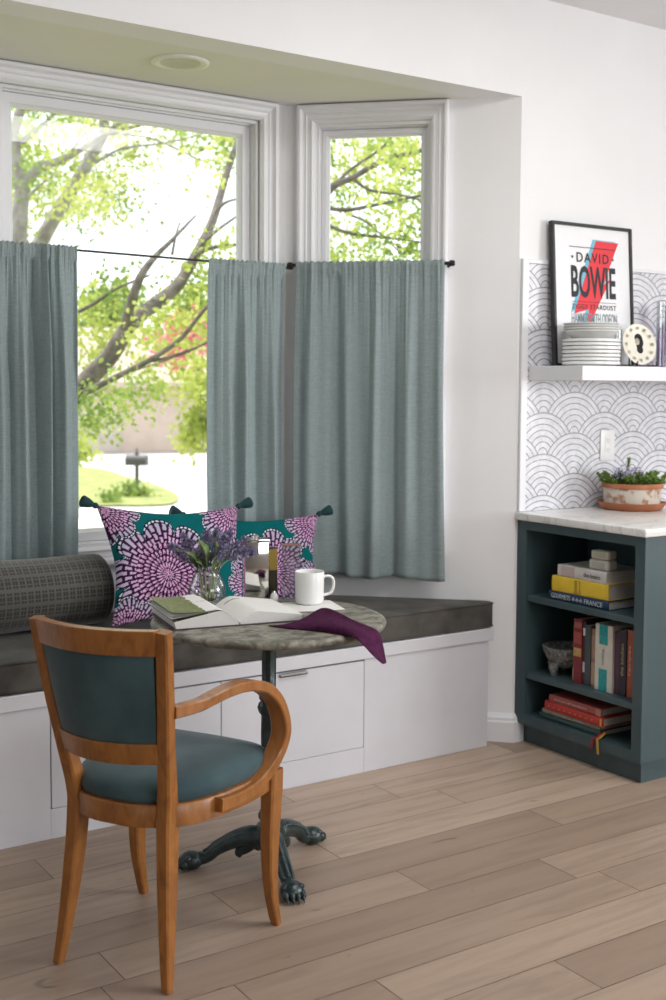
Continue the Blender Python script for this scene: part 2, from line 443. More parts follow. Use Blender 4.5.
bm = B(); box(bm, (RX0, RY0, ZC), (RX1, W, ZC+.12)); struct('ceiling', bm, m_wall)
TH = .14
bm = B(); prism(bm, [(XL-.02, W+TH), (XR+.02, W+TH), (BR+.1, BM+.1), (BL-.1, BM+.1)], ZS, ZS+.1); struct('ceiling_bay', bm, m_soffit)
def wall_pts(bm, p0, p1, z0, z1, hole=None, th=TH):
    """wall slab from p0 to p1 (room side on the line, thickness away to the left of p0->p1), hole=(t0,t1,za,zb)"""
    p0, p1 = Vector((*p0, 0)), Vector((*p1, 0)); d = (p1-p0); L = d.length; d.normalize(); n = Vector((-d.y, d.x, 0))
    mt = Matrix((d, n, Vector((0, 0, 1)))).transposed().to_4x4(); mt.translation = p0
    if hole is None: box(bm, (0, 0, z0), (L, th, z1), mat=mt)
    else:
        a, b, za, zb = hole
        box(bm, (0, 0, z0), (a, th, z1), mat=mt); box(bm, (b, 0, z0), (L, th, z1), mat=mt)
        box(bm, (a, 0, z0), (b, th, za), mat=mt); box(bm, (a, 0, zb), (b, th, z1), mat=mt)
    return mt, L
WIN_M = (.125, 1.173, .81, 2.47)       # hole in the back wall of the bay, measured from BL
bm = B(); mt_main, Lm = wall_pts(bm, (BL, BM), (BR, BM), -.0, ZS, WIN_M); struct('wall_back_of_bay', bm, m_wall)
WIN_A = (.125, .585, .81, 2.47)
bm = B(); mt_ang, La = wall_pts(bm, (BR, BM), (XR, W), 0, ZS, WIN_A); struct('wall_right_of_bay', bm, m_wall)
WIN_L = (La-.585, La-.125, .81, 2.47)
bm = B(); mt_left, _ = wall_pts(bm, (XL, W), (BL, BM), 0, ZS, WIN_L); struct('wall_left_of_bay', bm, m_wall)
bm = B()
box(bm, (RX0, W, 0), (XL, W+TH, ZC)); box(bm, (XR, W, 0), (RX1, W+TH, ZC)); box(bm, (XL, W, ZS), (XR, W+TH, ZC))
struct('wall_front', bm, m_wall)
# walls behind and beside the viewer, with assumed window openings
bm = B(); wall_pts(bm, (RX1, RY0), (RX0, RY0), 0, ZC, (RX1-3.9, RX1-1.0, .95, 2.45)); 
struct('wall_back', bm, m_room)
bm = B(); wall_pts(bm, (RX1, W), (RX1, RY0), 0, ZC, (W+.05, W+2.75, .95, 2.45)); struct('wall_right', bm, m_wall)
bm = B(); wall_pts(bm, (RX0, RY0), (RX0, W), 0, ZC, (2.2, 3.8, .9, 2.3)); struct('wall_left', bm, m_room)

# ------------------------------------------------------------------ windows
def frame_sweep(bm, prof, a, b, za, zb, mt):
    """mitred frame: prof = list of (inset, height) going from the outer to the inner edge; height towards the room (-n)"""
    rings = []
    for w, h in prof:
        rings.append([bm.verts.new(mt @ Vector(q)) for q in ((a+w, -h, za+w), (b-w, -h, za+w), (b-w, -h, zb-w), (a+w, -h, zb-w))])
    for p, q in zip(rings, rings[1:]):
        for k in range(4): bm.faces.new((p[k], p[(k+1) % 4], q[(k+1) % 4], q[k]))
    bmesh.ops.recalc_face_normals(bm, faces=bm.faces[:])
def build_window(name, mt, a, b, za, zb, sash_w):
    e = bpy.data.objects.new(name, None); C.objects.link(e); e['kind'] = 'structure'
    bm = B()   # casing with stepped moulding
    prof = [(0, 0), (0, .034), (.006, .038), (.014, .038), (.018, .030), (.022, .024), (.030, .021), (.036, .024), (.040, .020), (.052, .018), (.056, .022), (.060, .022), (.064, .016), (.068, .012), (.070, 0), (.070, -.03)]
    frame_sweep(bm, prof, a, b, za, zb, mt); obj('casing', bm, m_trim, e)
    i = .070
    bm = B()   # jamb
    frame_sweep(bm, [(i, -.006), (i+.012, -.006), (i+.012, -.030), (i+.016, -.030), (i+.016, -.12)], a, b, za, zb, mt); obj('jamb', bm, m_trim, e)
    j = i+.016
    bm = B()   # sash
    frame_sweep(bm, [(j, -.05), (j+.002, -.046), (j+sash_w-.012, -.046), (j+sash_w-.008, -.052), (j+sash_w, -.058), (j+sash_w, -.08), (j, -.08)], a, b, za, zb, mt); obj('sash', bm, m_trim, e)
    g = j+sash_w-.004
    bm = B(); box(bm, (a+g, .066, za+g), (b-g, .070, zb-g), mat=mt); obj('pane', bm, m_pane, e)
    bm = B(); box(bm, (a-.004, -.036, za+.0), (b+.004, .0, za+.022), .004, mat=mt); obj('stool', bm, m_trim, e)
    return e
build_window('window_1', mt_main, .055, 1.243, .745, 2.540, .046)
build_window('window_2', mt_ang, .052, .658, .745, 2.538, .030)
build_window('window_3', mt_left, La-.658, La-.052, .745, 2.538, .030)

# baseboards
bb = [(0, 0), (.022, 0), (.022, .080), (.018, .087), (.018, .097), (.011, .106), (.006, .113), (0, .113)]
def baseboard(name, path):
    bm = B(); P = [Vector((*p, 0)) for p in path]; rings = []
    for i, p in enumerate(P):
        ds = []
        if i > 0: ds.append((P[i]-P[i-1]).normalized())
        if i < len(P)-1: ds.append((P[i+1]-P[i]).normalized())
        ns = [Vector((d.y, -d.x, 0)) for d in ds]; n = sum(ns, Vector()).normalized(); k = 1/n.dot(ns[0])
        rings.append([bm.verts.new(p+n*k*t+Vector((0, 0, z))) for t, z in bb])
    for p, q in zip(rings, rings[1:]):
        for k in range(len(bb)-1): bm.faces.new((p[k], p[k+1], q[k+1], q[k]))
    bm.faces.new(rings[0]); bm.faces.new(rings[-1][::-1]); bmesh.ops.recalc_face_normals(bm, faces=bm.faces[:])
    o = struct(name, bm, m_trim)
baseboard('baseboard_right', [(3.083, 3.630), (XR, W), (3.252, W)])

# recessed light in the soffit
t = thing('recessed_downlight', 'round white recessed downlight in the olive-tinted bay soffit above the big window', 'ceiling light', (1.898, 3.823, ZS))
bm = B(); lathe(bm, [(.072, -.004), (.086, -.009), (.100, -.006), (.102, -.0005)], 48); obj('trim_ring', bm, m_can, t, 60)
bm = B(); lathe(bm, [(.072, -.004), (.060, -.0012), (.0, -.0012)], 40); obj('baffle', bm, noisy('lamp_baffle', (.60, .58, .52), (.64, .62, .56), 20, .6), t, 60)

# ------------------------------------------------------------------ window bench
BF = 3.526
t = thing('window_bench', 'white built-in window bench with flush drawer fronts under the bay window', 'bench', (0, 0, 0))
xa, xb = XL+.005, 3.081
poly_in = lambda y0, xr, off: [(XL+.02, y0), (xr, y0), (xr, 6.713-off-xr), (BR-off*.414, BM-off), (BL+off*.414, BM-off), (XL+.02, W+.01-off+.02)]
bm = B(); prism(bm, [(XL+.03, BF), (xb, BF), (xb, 6.713-.02-xb), (BR-.01, BM-.012), (BL+.01, BM-.012), (XL+.03, BF+.012)], .0, .424)
obj('carcass', bm, m_bench, t)
bm = B(); prism(bm, [(XL+.03, BF-.026), (3.101, BF-.026), (3.101, 6.713-.02-3.101), (BR-.01, BM-.012), (BL+.01, BM-.012), (XL+.03, BF-.004)], .4245, .473, .002, 1)
obj('seat_board', bm, m_bench, t)
for x0, x1, pull in ((.69, 1.288, False), (1.2905, 1.8875, True), (1.8905, 2.4805, True)):
    if x0 < 1: continue
    bm = B(); box(bm, (x0-.004, BF-.002, .092), (x1+.004, BF-.0005, .4235)); 
    d = obj('drawer', bm, m_gap, t)
    bm = B(); box(bm, (x0, BF-.018, .097), (x1, BF-.0025, .418), .0012, 1); obj('drawer_front', bm, m_bench, d)
    bm = B(); cxh = (x0+x1)/2 if x0 < 1.8 else 2.174
    box(bm, (cxh-.056, BF-.028, .404), (cxh+.056, BF-.0185, .4075)); box(bm, (cxh-.056, BF-.028, .404), (cxh+.056, BF-.0265, .414)); box(bm, (cxh-.056, BF-.0198, .404), (cxh+.056, BF-.0185, .4175))
    obj('edge_pull', bm, plain('brushed_steel', (.40, .40, .40), .35, metal=.9), d)
bm = B(); box(bm, (2.4822, BF-.018, .0), (xb, BF-.0005, .4235), .0015, 1); box(bm, (XL+.03, BF-.018, .0), (1.287, BF-.0005, .4235), .0015, 1); box(bm, (1.287, BF-.018, .0), (2.4822, BF-.0005, .0955), .001, 1)
obj('face_panel', bm, m_bench, t)

# bench cushion
def cushion_mesh():
    poly = [(XL+.06, BF-.016), (3.106, BF-.016), (3.118, 3.555), (2.52, 4.118), (1.27, 4.118), (XL+.07, BF+.01)]
    bm = B(); prism(bm, poly, .4745, .574, .016, 4); return bm
c = obj('bench_cushion', cushion_mesh(), m_cushion, None, 40)
props(c, 'long charcoal velvet seat cushion lying along the white window bench', 'cushion')
bm = B()
def welt(pts, z):
    tube(bm, [(x, y, z) for x, y in pts], .0035, 6)
for z in (.480, .569): welt([(XL+.08, BF-.015), (3.09, BF-.015), (3.105, BF-.012), (3.112, 3.55)], z)
obj('piping', bm, m_cushion, c, 180)

# ------------------------------------------------------------------ curtains and rods
def rod(name, label, p0, p1, r, fin, group):
    p0, p1 = Vector(p0), Vector(p1); d = (p1-p0).normalized()
    t = thing(name, label, 'curtain rod', (0, 0, 0), 0, group)
    bm = B(); tube(bm, [p0, p1], r, 10); obj('pole', bm, m_black, t, 60)
    n = Vector((-d.y, d.x, 0))
    for p, s in fin:
        p = Vector(p); fr_ = max(.0075, r*1.7)
        bm = B(); tube(bm, [p, p+d*s*.006, p+d*s*.006, p+d*s*.022, p+d*s*.022, p+d*s*.026], [.007, .007, fr_, fr_, fr_*.75, fr_*.75], 14); obj('finial', bm, m_black, t, 40)
        bm = B(); tube(bm, [p-d*s*.006, p-d*s*.006+n*.060], .005, 8); tube(bm, [p-d*s*.006+n*.056, p-d*s*.006+n*.064], .011, 14); obj('bracket', bm, m_black, t, 40)
    return t
OFF = .068
ang = lambda tt, off, z: Vector((BR, BM, 0))+Vector((.70711, -.70711, 0))*tt+Vector((-.70711, -.70711, 0))*off+Vector((0, 0, z))
rod('curtain_rod', 'thin dark rod across the wide main window, bare between two curtains', (1.30, BM-OFF, 1.905), (2.508, BM-OFF, 1.892), .0042, [((2.508, BM-OFF, 1.892), 1)], None)
p0, p1 = ang(.049, OFF, 1.902), ang(.668, OFF, 1.901)
rod('curtain_rod', 'short black rod with round end caps over the narrow angled window', p0, p1, .007, [(p0, -1), (p1, 1)], None)
def curtain(label, org, d, n, width, ztop, zbot, seed, folds, amp, flare=0.0, hem=.075, thick=.0016):
    """org: left end of the rod; d along the rod; n towards the room"""
    r = random.Random(seed); nu, nv = 240, 80; Hh = ztop-zbot
    ph = [r.uniform(0, 6.28) for _ in range(8)]
    N = int(folds*2.2); main = []
    for i in range(N):
        main.append(((i+.5+r.uniform(-.38, .38))/N, r.uniform(.022, .055)*(4.5/folds), amp*r.uniform(1.0, 3.0)*(1 if i % 2 else -.9), r.uniform(-.035, .035), r.uniform(.0, .55)))
    G = int(folds*6.5); gath = [((i+.5+r.uniform(-.35, .35))/G, r.uniform(.006, .011)*(4.5/folds), r.uniform(.005, .011)*(1 if i % 2 else -1), r.uniform(3.5, 14), r.uniform(-.03, .03)) for i in range(G)]
    def fn(u, v):
        z = ztop-v*Hh; nn = 0
        for c, w_, a_, dr_, st in main:
            g_ = min(1, .18+max(0, v+.12-st*.35)*1.9); x_ = (u-c-dr_*v)/(w_*(.75+.5*v)); 
            if abs(x_) < 3.2: nn += a_*g_*math.exp(-x_*x_)
        for c, w_, a_, k_, dr_ in gath:
            x_ = (u-c-dr_*v)/w_
            if abs(x_) < 3: nn += a_*math.exp(-x_*x_)*math.exp(-v*k_)*(1 if v > .028 else .75)
        nn += .3*amp*math.sin(2*PI*1.3*u+ph[0]+v)*v
        dr = .0085*math.exp(-((z-(ztop-.020))/.011)**2)     # pocket round the rod
        if abs(z-(ztop-.036)) < .004: nn *= .9; dr -= .001
        if abs(z-(zbot+hem)) < .005: nn -= .0014
        x = (u-.5)*width*(1+flare*v)+width*.5+.006*math.sin(v*4+ph[7])*abs(2*u-1)
        off = nn+dr+.010
        if v < .05: off = max(off, .011+.0015*math.sin(2*PI*folds*6*u))
        else: off = max(off, -.022)
        p = org+d*x+n*off; p.z = z+.006*math.sin(2*PI*folds*.5*u+ph[2])*v+(.0025*math.sin(2*PI*folds*5*u+ph[1]) if v < .015 else 0)
        return p
    me = grid(fn, nu, nv)
    o = obj('curtain', me, m_curtain, None, 180)
    so = o.modifiers.new('cloth', 'SOLIDIFY'); so.thickness = thick; so.offset = 0
    return props(o, label, 'curtain', 'cafe curtains in the bay')
X, Y = Vector((1, 0, 0)), Vector((0, -1, 0))
curtain('grey-blue linen cafe curtain at the left end of the main window, above the bolster', Vector((1.275, BM-OFF, 0)), X, Y, .350, 1.914, .765, 3, 4.2, .020)
curtain('narrow grey-blue linen curtain at the right end of the main window, beside the angled wall', Vector((2.150, BM-OFF, 0)), X, Y, .345, 1.906, .64, 11, 3.6, .019, .02)
dA = Vector((.70711, -.70711, 0)); nA = Vector((-.70711, -.70711, 0))
curtain('wide grey-blue linen curtain covering the narrow angled window', ang(.062, OFF, 0)*1.0, dA, nA, .594, 1.913, .655, 21, 4.6, .0115, .04)

# ------------------------------------------------------------------ bolsters and pillows
def bolster(label, x0, x1, y, z, r, seed=0):
    t = thing('bolster', label, 'bolster cushion', (x0, y, z), 0, None)
    def fn(u, v):
        a = 2*PI*u; rr = r*(1+.012*math.sin(3*a+seed)+.01*math.sin(9*v))
        e = min(v, 1-v)*(x1-x0); k = 1 if e > .03 else math.sqrt(max(0, 1-((.03-e)/.03)**2))*.12+.88
        return Vector((v*(x1-x0), rr*k*math.sin(a), rr*k*math.cos(a)))
    me = grid(fn, 64, 40); obj('cover', me, m_bolster, t, 180)
    for xx, s in ((0, -1), (x1-x0, 1)):
        bm = B(); lathe(bm, [(0, .012), (r*.6, .010), (r*.86, .0), (r*.885, -.002)], 48)
        bmesh.ops.transform(bm, matrix=Matrix.Translation((xx, 0, 0)) @ Matrix.Rotation(s*PI/2, 4, 'Y'), verts=bm.verts[:])
        obj('end_panel', bm, m_bolster, t, 180)
    return t
bolster('dark grey bolster woven with small squares, below the left curtain', 1.16, 1.645, 3.945, .699, .1225)

def dahlia(P, flowers, teal=(0, .115, .125)):
    """numpy print: P (N,2) in metres on the pillow -> rgb"""
    N = len(P); col = np.tile(np.array(teal), (N, 1)); nz = np.random.RandomState(3)
    pink = np.array((.76, .42, .68)); pink2 = np.array((.70, .44, .68)); purp = np.array((.030, .006, .040)); navy = np.array((.012, .012, .04)); lil = np.array((.46, .44, .58)); wht = np.array((.72, .74, .80))
    for cx, cy, rad, rot in flowers:
        dx, dy = P[:, 0]-cx, P[:, 1]-cy; r = np.hypot(dx, dy)/rad; th = np.arctan2(dy, dx)+rot
        nS = 9; fs = (th/(2*np.pi)*nS) % 1 - .5; f2 = np.abs(fs)*2
        edge = .74+.28*np.sqrt(np.clip(1-f2**2, 0, 1))                # wing-shaped scallops
        col[r < edge] = navy
        q = (r < edge-.085) & (r > .53); col[q] = purp
        fan = (fs*(1.25-.25*np.clip((r-.53)/.4, 0, 1))*5.0+.5) % 1-.5  # veins fanning out in each scallop
        tt = np.clip((r-.60)/.30, 0, 1)[:, None]
        brk = np.abs(((r-.53)/.155+np.floor(fs*5+.5)*.5) % 1-.5)
        vein = q & (np.abs(fan) < .29) & ((brk < .36) | (r > .80)); mixc = (1-tt)*pink2+tt*lil; col[vein] = mixc[vein]
        er = (edge-.042-r)/.021; dd = (fs*9) % 1-.5
        dot = (np.abs(er) < .8) & (np.abs(dd) < .30) & (r > .60); col[dot] = wht
        K = 5; rin = .56; inn = r < rin
        k = np.floor(r/rin*K).clip(0, K-1); fr = r/rin*K-k
        npet = np.where(k < 1, 14, np.where(k < 2, 22, np.where(k < 3, 30, 36)))
        fa = (th/(2*np.pi)*npet+.5*(k % 2)) % 1-.5
        w = .30*np.sqrt(np.clip(1-((fr-.46)/.50)**2, 0, 1))*(.75+.35*fr)
        col[inn] = purp; pet = inn & (np.abs(fa) < w)
        pc = (1-fr[:, None]*.4)*pink+fr[:, None]*.4*pink2; col[pet] = pc[pet]
        dash = pet & (np.abs(fa) < .07) & (fr < .5) & (k > 1); col[dash] = purp
    return col
def pillow(label, size, thick, loc, rx, rz, flowers, seed, tassels=(0, 1, 2, 3), ry=0, tall=1.0):
    t = thing('throw_pillow', label, 'pillow', loc, 0, 'dahlia print pillows on the window bench')
    t.matrix_world = Matrix.Translation(loc) @ Matrix.Rotation(rz, 4, 'Z') @ Matrix.Rotation(rx, 4, 'X') @ Matrix.Rotation(ry, 4, 'Y')
    n = 190; r_ = random.Random(seed); s = size/2
    g = np.linspace(-1, 1, n); U, V = np.meshgrid(g, g)
    ou = U*(1-.17*(1-np.abs(V)**1.5)*np.abs(U)**3)*s; ov = V*(1-.17*(1-np.abs(U)**1.5)*np.abs(V)**3)*s*tall
    prof = ((1-U**2)*(1-V**2)).clip(0)**.42
    wr = .006*np.sin(6*U+3*V+seed)*np.sin(4*V-2*U)+.004*np.sin(11*U-5*V)
    zf = thick*.5*prof+wr*prof; zb = -thick*.5*prof
    top = np.stack([ou, zf*-1, ov], -1).reshape(-1, 3); bot = np.stack([ou, -zb, ov], -1).reshape(-1, 3)
    # sag: lower edge spreads
    vs = np.concatenate([top, bot]); fs = []
    for j in range(n-1):
        for i in range(n-1):
            a = j*n+i; fs.append((a, a+1, a+n+1, a+n)); b = a+n*n; fs.append((b, b+n, b+n+1, b+1))
    me = bpy.data.meshes.new('pillow'); me.from_pydata(vs.tolist(), [], fs)
    P = np.concatenate([np.stack([ou, ov], -1).reshape(-1, 2)]*2)
    col = dahlia(P, flowers)
    ca = me.color_attributes.new('print', 'FLOAT_COLOR', 'POINT')
    ca.data.foreach_set('color', np.concatenate([col, np.ones((len(col), 1))], 1).astype(np.float32).ravel())
    bm = bmesh.new(); bm.from_mesh(me); bmesh.ops.remove_doubles(bm, verts=bm.verts[:], dist=.0004); bpy.data.meshes.remove(me)
    obj('cover', bm, m_pillow, t, 180)
    for ci in tassels:
        su, sv = ((-1, 1), (1, 1), (1, -1), (-1, -1))[ci]
        p = Vector((su*s*.985, 0, sv*s*.985*tall)); d = Vector((su*1.0, -.15, .30*sv if sv > 0 else -.6)).normalized()
        bm = B(); rot = d.to_track_quat('Z', 'Y').to_matrix()
        lathe(bm, [(0, -.006), (.006, -.004), (.011, .004), (.011, .010), (.008, .014), (.011, .020), (.017, .036), (.021, .056), (.018, .060), (0, .056)], 22, fn=lambda a, z: 1+.08*math.sin(a*11))
        bmesh.ops.transform(bm, matrix=Matrix.Translation(p) @ rot.to_4x4(), verts=bm.verts[:])
        obj('tassel', bm, m_tassel, t, 50, 'dark teal yarn tassel')
    return t
pillow('teal pillow with a large pink dahlia, front one of two, above the open book', .56, .120, (1.860, 3.775, .790), R(-25), R(1),
       [(-.070, -.055, .205, .1), (-.265, .195, .135, .5), (.235, .185, .15, .2), (-.22, -.25, .13, .9), (.28, -.09, .12, 0)], 1, (0, 1), R(3.5), .78)
pillow('teal dahlia pillow behind the first, leaning under the wide curtain', .55, .090, (2.255, 3.900, .756), R(-20), R(-9),
       [(.04, -.05, .165, .3), (.245, .14, .13, .6), (-.2, .13, .12, .1), (.255, -.10, .11, .8)], 5, (0, 1), R(2), .66)

# ------------------------------------------------------------------ bistro table
TX, TY, TZ = 1.753, 2.962, .745
t = thing('bistro_table', 'round stone-topped bistro table on a dark cast-iron pedestal with paw feet', 'table', (TX, TY, 0))
bm = B(); lathe(bm, [(0, .720), (.322, .720), (.335, .722), (.341, .728), (.343, .735), (.340, .741), (.332, .7446), (.320, .745), (0, .745)], 96); obj('tabletop', bm, m_zinc, t, 60)
bm = B()
lathe(bm, [(0, .708), (.085, .708), (.085, .7195), (0, .7195)], 32)
for k in range(4): a = PI/4+k*PI/2; tube(bm, [(.03*math.cos(a), .03*math.sin(a), .69), (.11*math.cos(a), .11*math.sin(a), .712)], [.010, .006], 8)
obj('top_bracket', bm, m_iron, t, 50)
bm = B()
lathe(bm, [(.030, .085), (.032, .12), (.024, .135), (.031, .15), (.031, .16), (.022, .175), (.021, .30), (.022, .40), (.0225, .455), (.030, .465), (.034, .478), (.030, .490), (.024, .497), (.029, .505), (.029, .515), (.0205, .525), (.020, .62), (.021, .66), (.027, .668), (.029, .680), (.024, .690), (.027, .705)], 40,
      fn=lambda a, z: 1+(.07*math.cos(a*10) if (.20 < z < .45 or .53 < z < .655) else 0))
obj('column', bm, m_iron, t, 45)
bm = B(); lathe(bm, [(0, .050), (.02, .046), (.042, .062), (.052, .084), (.048, .106), (.038, .120), (.034, .128), (0, .128)], 32); obj('hub', bm, m_iron, t, 50)
def table_leg(ang_, Lr):
    d = Vector((math.cos(ang_), math.sin(ang_), 0)); s = Vector((-d.y, d.x, 0)); z = Vector((0, 0, 1))
    bm = B()
    cl = catmull([d*.02+z*.082, d*.055+z*.092, d*.10+z*.084, d*.15+z*.060, d*(Lr-.045)+z*.036, d*(Lr-.01)+z*.028], 7)
    tube(bm, cl, [.036, .033, .026, .021, .019, .021], 14)
    for i in range(2, len(cl)-6, 1):     # raised scales along the back of the leg
        for k in (-1, 0, 1):
            rr = np.interp(i/len(cl), [0, .5, 1], [.033, .023, .020])
            blob(bm, cl[i]+z*rr*(.92 if k == 0 else .62)+s*k*rr*.68, .0085, 1, (1, 1, .7))
    # paw
    f = d*(Lr)
    blob(bm, f+z*.026, .034, 3, (1.05, 1.0, .80), rot=Matrix.Rotation(ang_, 3, 'Z'))
    for k in (-1.5, -.5, .5, 1.5):
        q = f+d*(.026-.004*abs(k))+s*k*.0155
        blob(bm, q+z*.020, .0125, 2, (1.5, .85, 1.25), rot=Matrix.Rotation(ang_+k*.12, 3, 'Z'))
        blob(bm, q-d*.012+z*.037, .0095, 2, (1.2, .9, 1))
        tube(bm, [q+d*.014+z*.018, q+d*.024+z*.004], [.005, .0012], 6)
    # curled leaf at the joint underside
    tube(bm, catmull([d*.045+z*.08, d*.070+z*.058, d*.088+z*.044, d*.080+z*.034], 5), [.026, .020, .013, .008], 10)
    for v in bm.verts: v.co.z = max(v.co.z, .0005)
    return bm
for fx, fy in ((1.553, 3.068), (1.955, 3.040), (1.690, 2.728)):
    dx, dy = fx-TX, fy-TY; o = obj('leg', table_leg(math.atan2(dy, dx), math.hypot(dx, dy)), m_iron, t, 60)

# open book
GX, GY, GA = 1.622, 2.902, R(79)
t = thing('open_book', 'open cookbook with an olive picture on its left page, lying on the round table', 'book', (GX, GY, TZ+.0006), GA-PI/2)
BWd, BHt = .188, .260
def page_curve(sv, side):
    """height over the cover; sv 0..1 from gutter to fore edge"""
    k = .031 if side > 0 else .040
    return .004+k*math.sin(min(sv/.32, 1)*PI/2)*(1-.62*max(0, (sv-.25)/.75)**1.0)
def block(side, wid, hgt, base):
    def f(u, v): s = u; return Vector((side*(.002+s*wid), v*hgt, base+page_curve(s, side)))
    n = 26; vs = []; 
    bm = B()
    top = [[bm.verts.new(f(i/(n-1), j/7)) for i in range(n)] for j in range(8)]
    bot = [[bm.verts.new(Vector((top[j][i].co.x*(1-.03*(1 if side < 0 else .6)), top[j][i].co.y, base))) for i in range(n)] for j in (0, 7)]
    uv = bm.loops.layers.uv.new('UVMap')
    for j in range(7):
        for i in range(n-1):
            q = (top[j][i], top[j][i+1], top[j+1][i+1], top[j+1][i]); fc = bm.faces.new(q if side > 0 else q[::-1]); fc.material_index = 0
            for lp in fc.loops:
                for jj in (j, j+1):
                    for ii in (i, i+1):
                        if lp.vert is top[jj][ii]: lp[uv].uv = (ii/(n-1), jj/7)
    for a, b in ((top[0], bot[0]), (top[7], bot[1])):
        for i in range(n-1): fc = bm.faces.new((a[i], a[i+1], b[i+1], b[i])); fc.material_index = 1
    L = n-1
    b0, b1 = bot
    fc = bm.faces.new([top[j][L] for j in range(8)]+[b1[L], b0[L]]); fc.material_index = 1
    for i in range(n-1): bm.faces.new((b0[i], b0[i+1], b1[i+1], b1[i])).material_index = 1
    bmesh.ops.recalc_face_normals(bm, faces=bm.faces[:])
    return bm
def page_mat(left):
    m = Mat('printed_page_left' if left else 'printed_page_right', (.82, .81, .79), .6)
    u, v, _ = m.xyz(m.coord('UV')); nz = m.noise(m.coord('UV'), 14, 4, .6)
    base = (u*0.0).col((.84, .83, .81), (.84, .83, .81))
    if left:
        ed = u+(nz-.5)*.14
        pic = ed.gt(.47)
        g = m.noise(m.coord('UV', (30, 3, 1)), 2, 4).ss(.3, .7).col((.10, .13, .035), (.27, .28, .11))
        base = pic.col(base, g)
        ln = v.gt(.55)*v.lt(.575)*u.gt(.18)*u.lt(.40)*m.noise(m.coord('UV', (90, 2, 1)), 2, 1).gt(.48)
        base = (ln*.75).col(base, (.12, .12, .12))
    else:
        nt = m.noise(m.coord('UV', (60, 2, 1)), 2, 1)
        hd = v.gt(.80)*v.lt(.845)*u.gt(.10)*u.lt(.36)*nt.gt(.42)
        tx = ((v*34.0).frac().lt(.35))*v.lt(.72)*v.gt(.30)*u.gt(.12)*u.lt(.82)*m.noise(m.coord('UV', (70, 34, 1)), 2, 1).gt(.46)
        base = (hd*.75).col(base, (.10, .10, .10)); base = (tx*.16).col(base, (.3, .3, .3))
    return m.color(base).m
m_edge = Mat('page_edges', (.7, .69, .66), .8)
m_edge.color((m_edge.xyz(m_edge.coord('Object'))[2]*700.0).frac().gt(.45).col((.50, .48, .47), (.78, .77, .75))); m_edge = m_edge.m
bm = B(); box(bm, (-BWd-.006, -.005, .0), (BWd+.006, BHt+.005, .0028), .001, 1); obj('cover', bm, plain('dark_book_cover', (.055, .03, .05), .5), t)
obj('page_block', block(1, BWd, BHt, .003), [page_mat(False), m_edge], t, 40)
obj('page_block', block(-1, BWd, BHt, .003), [page_mat(True), m_edge], t, 40)
for k in range(3):      # pages fanning up at the left fore edge
    def fp(u, v, k=k): return Vector((-(.01+u*(BWd+.001)), v*BHt-.001, .0045+page_curve(u, -1)+.0015+u**2.4*(.006+.010*k)))
    me = grid(fp, 16, 4); obj('lifted_page', me, page_mat(True) if k == 2 else m_paper, t, 180)

# mug with paper napkin underneath
def mug():
    t = thing('coffee_mug', 'plain white straight-sided coffee mug on the table', 'mug', (1.963, 3.072, TZ+.0042), R(-28)); t.scale = (1.08, 1.08, 1.06)
    bm = B(); lathe(bm, [(0, 0), (.034, 0), (.039, .003), (.041, .010), (.0425, .092), (.0415, .0945), (.0395, .092), (.038, .012), (.034, .006), (0, .006)], 48); obj('body', bm, m_white, t, 50)
    bm = B(); pts = catmull([(.040, 0, .078), (.056, 0, .080), (.068, 0, .070), (.069, 0, .048), (.060, 0, .030), (.040, 0, .024)], 6)
    sweep_rect(bm, pts, .0075, .011, (0, 1, 0), .35); obj('handle', bm, m_white, t, 60)
mug()
bm = B(); box(bm, (-.080, -.075, 0), (.080, .075, .0034), .0012, 1)
o = obj('coaster', bm, noisy('white_card', (.80, .79, .77), (.84, .83, .81), 30, .7)); o.location = (1.950, 3.035, TZ+.0004); o.rotation_euler = (0, 0, R(-16))
props(o, 'flat white square coaster under the white mug', 'coaster')

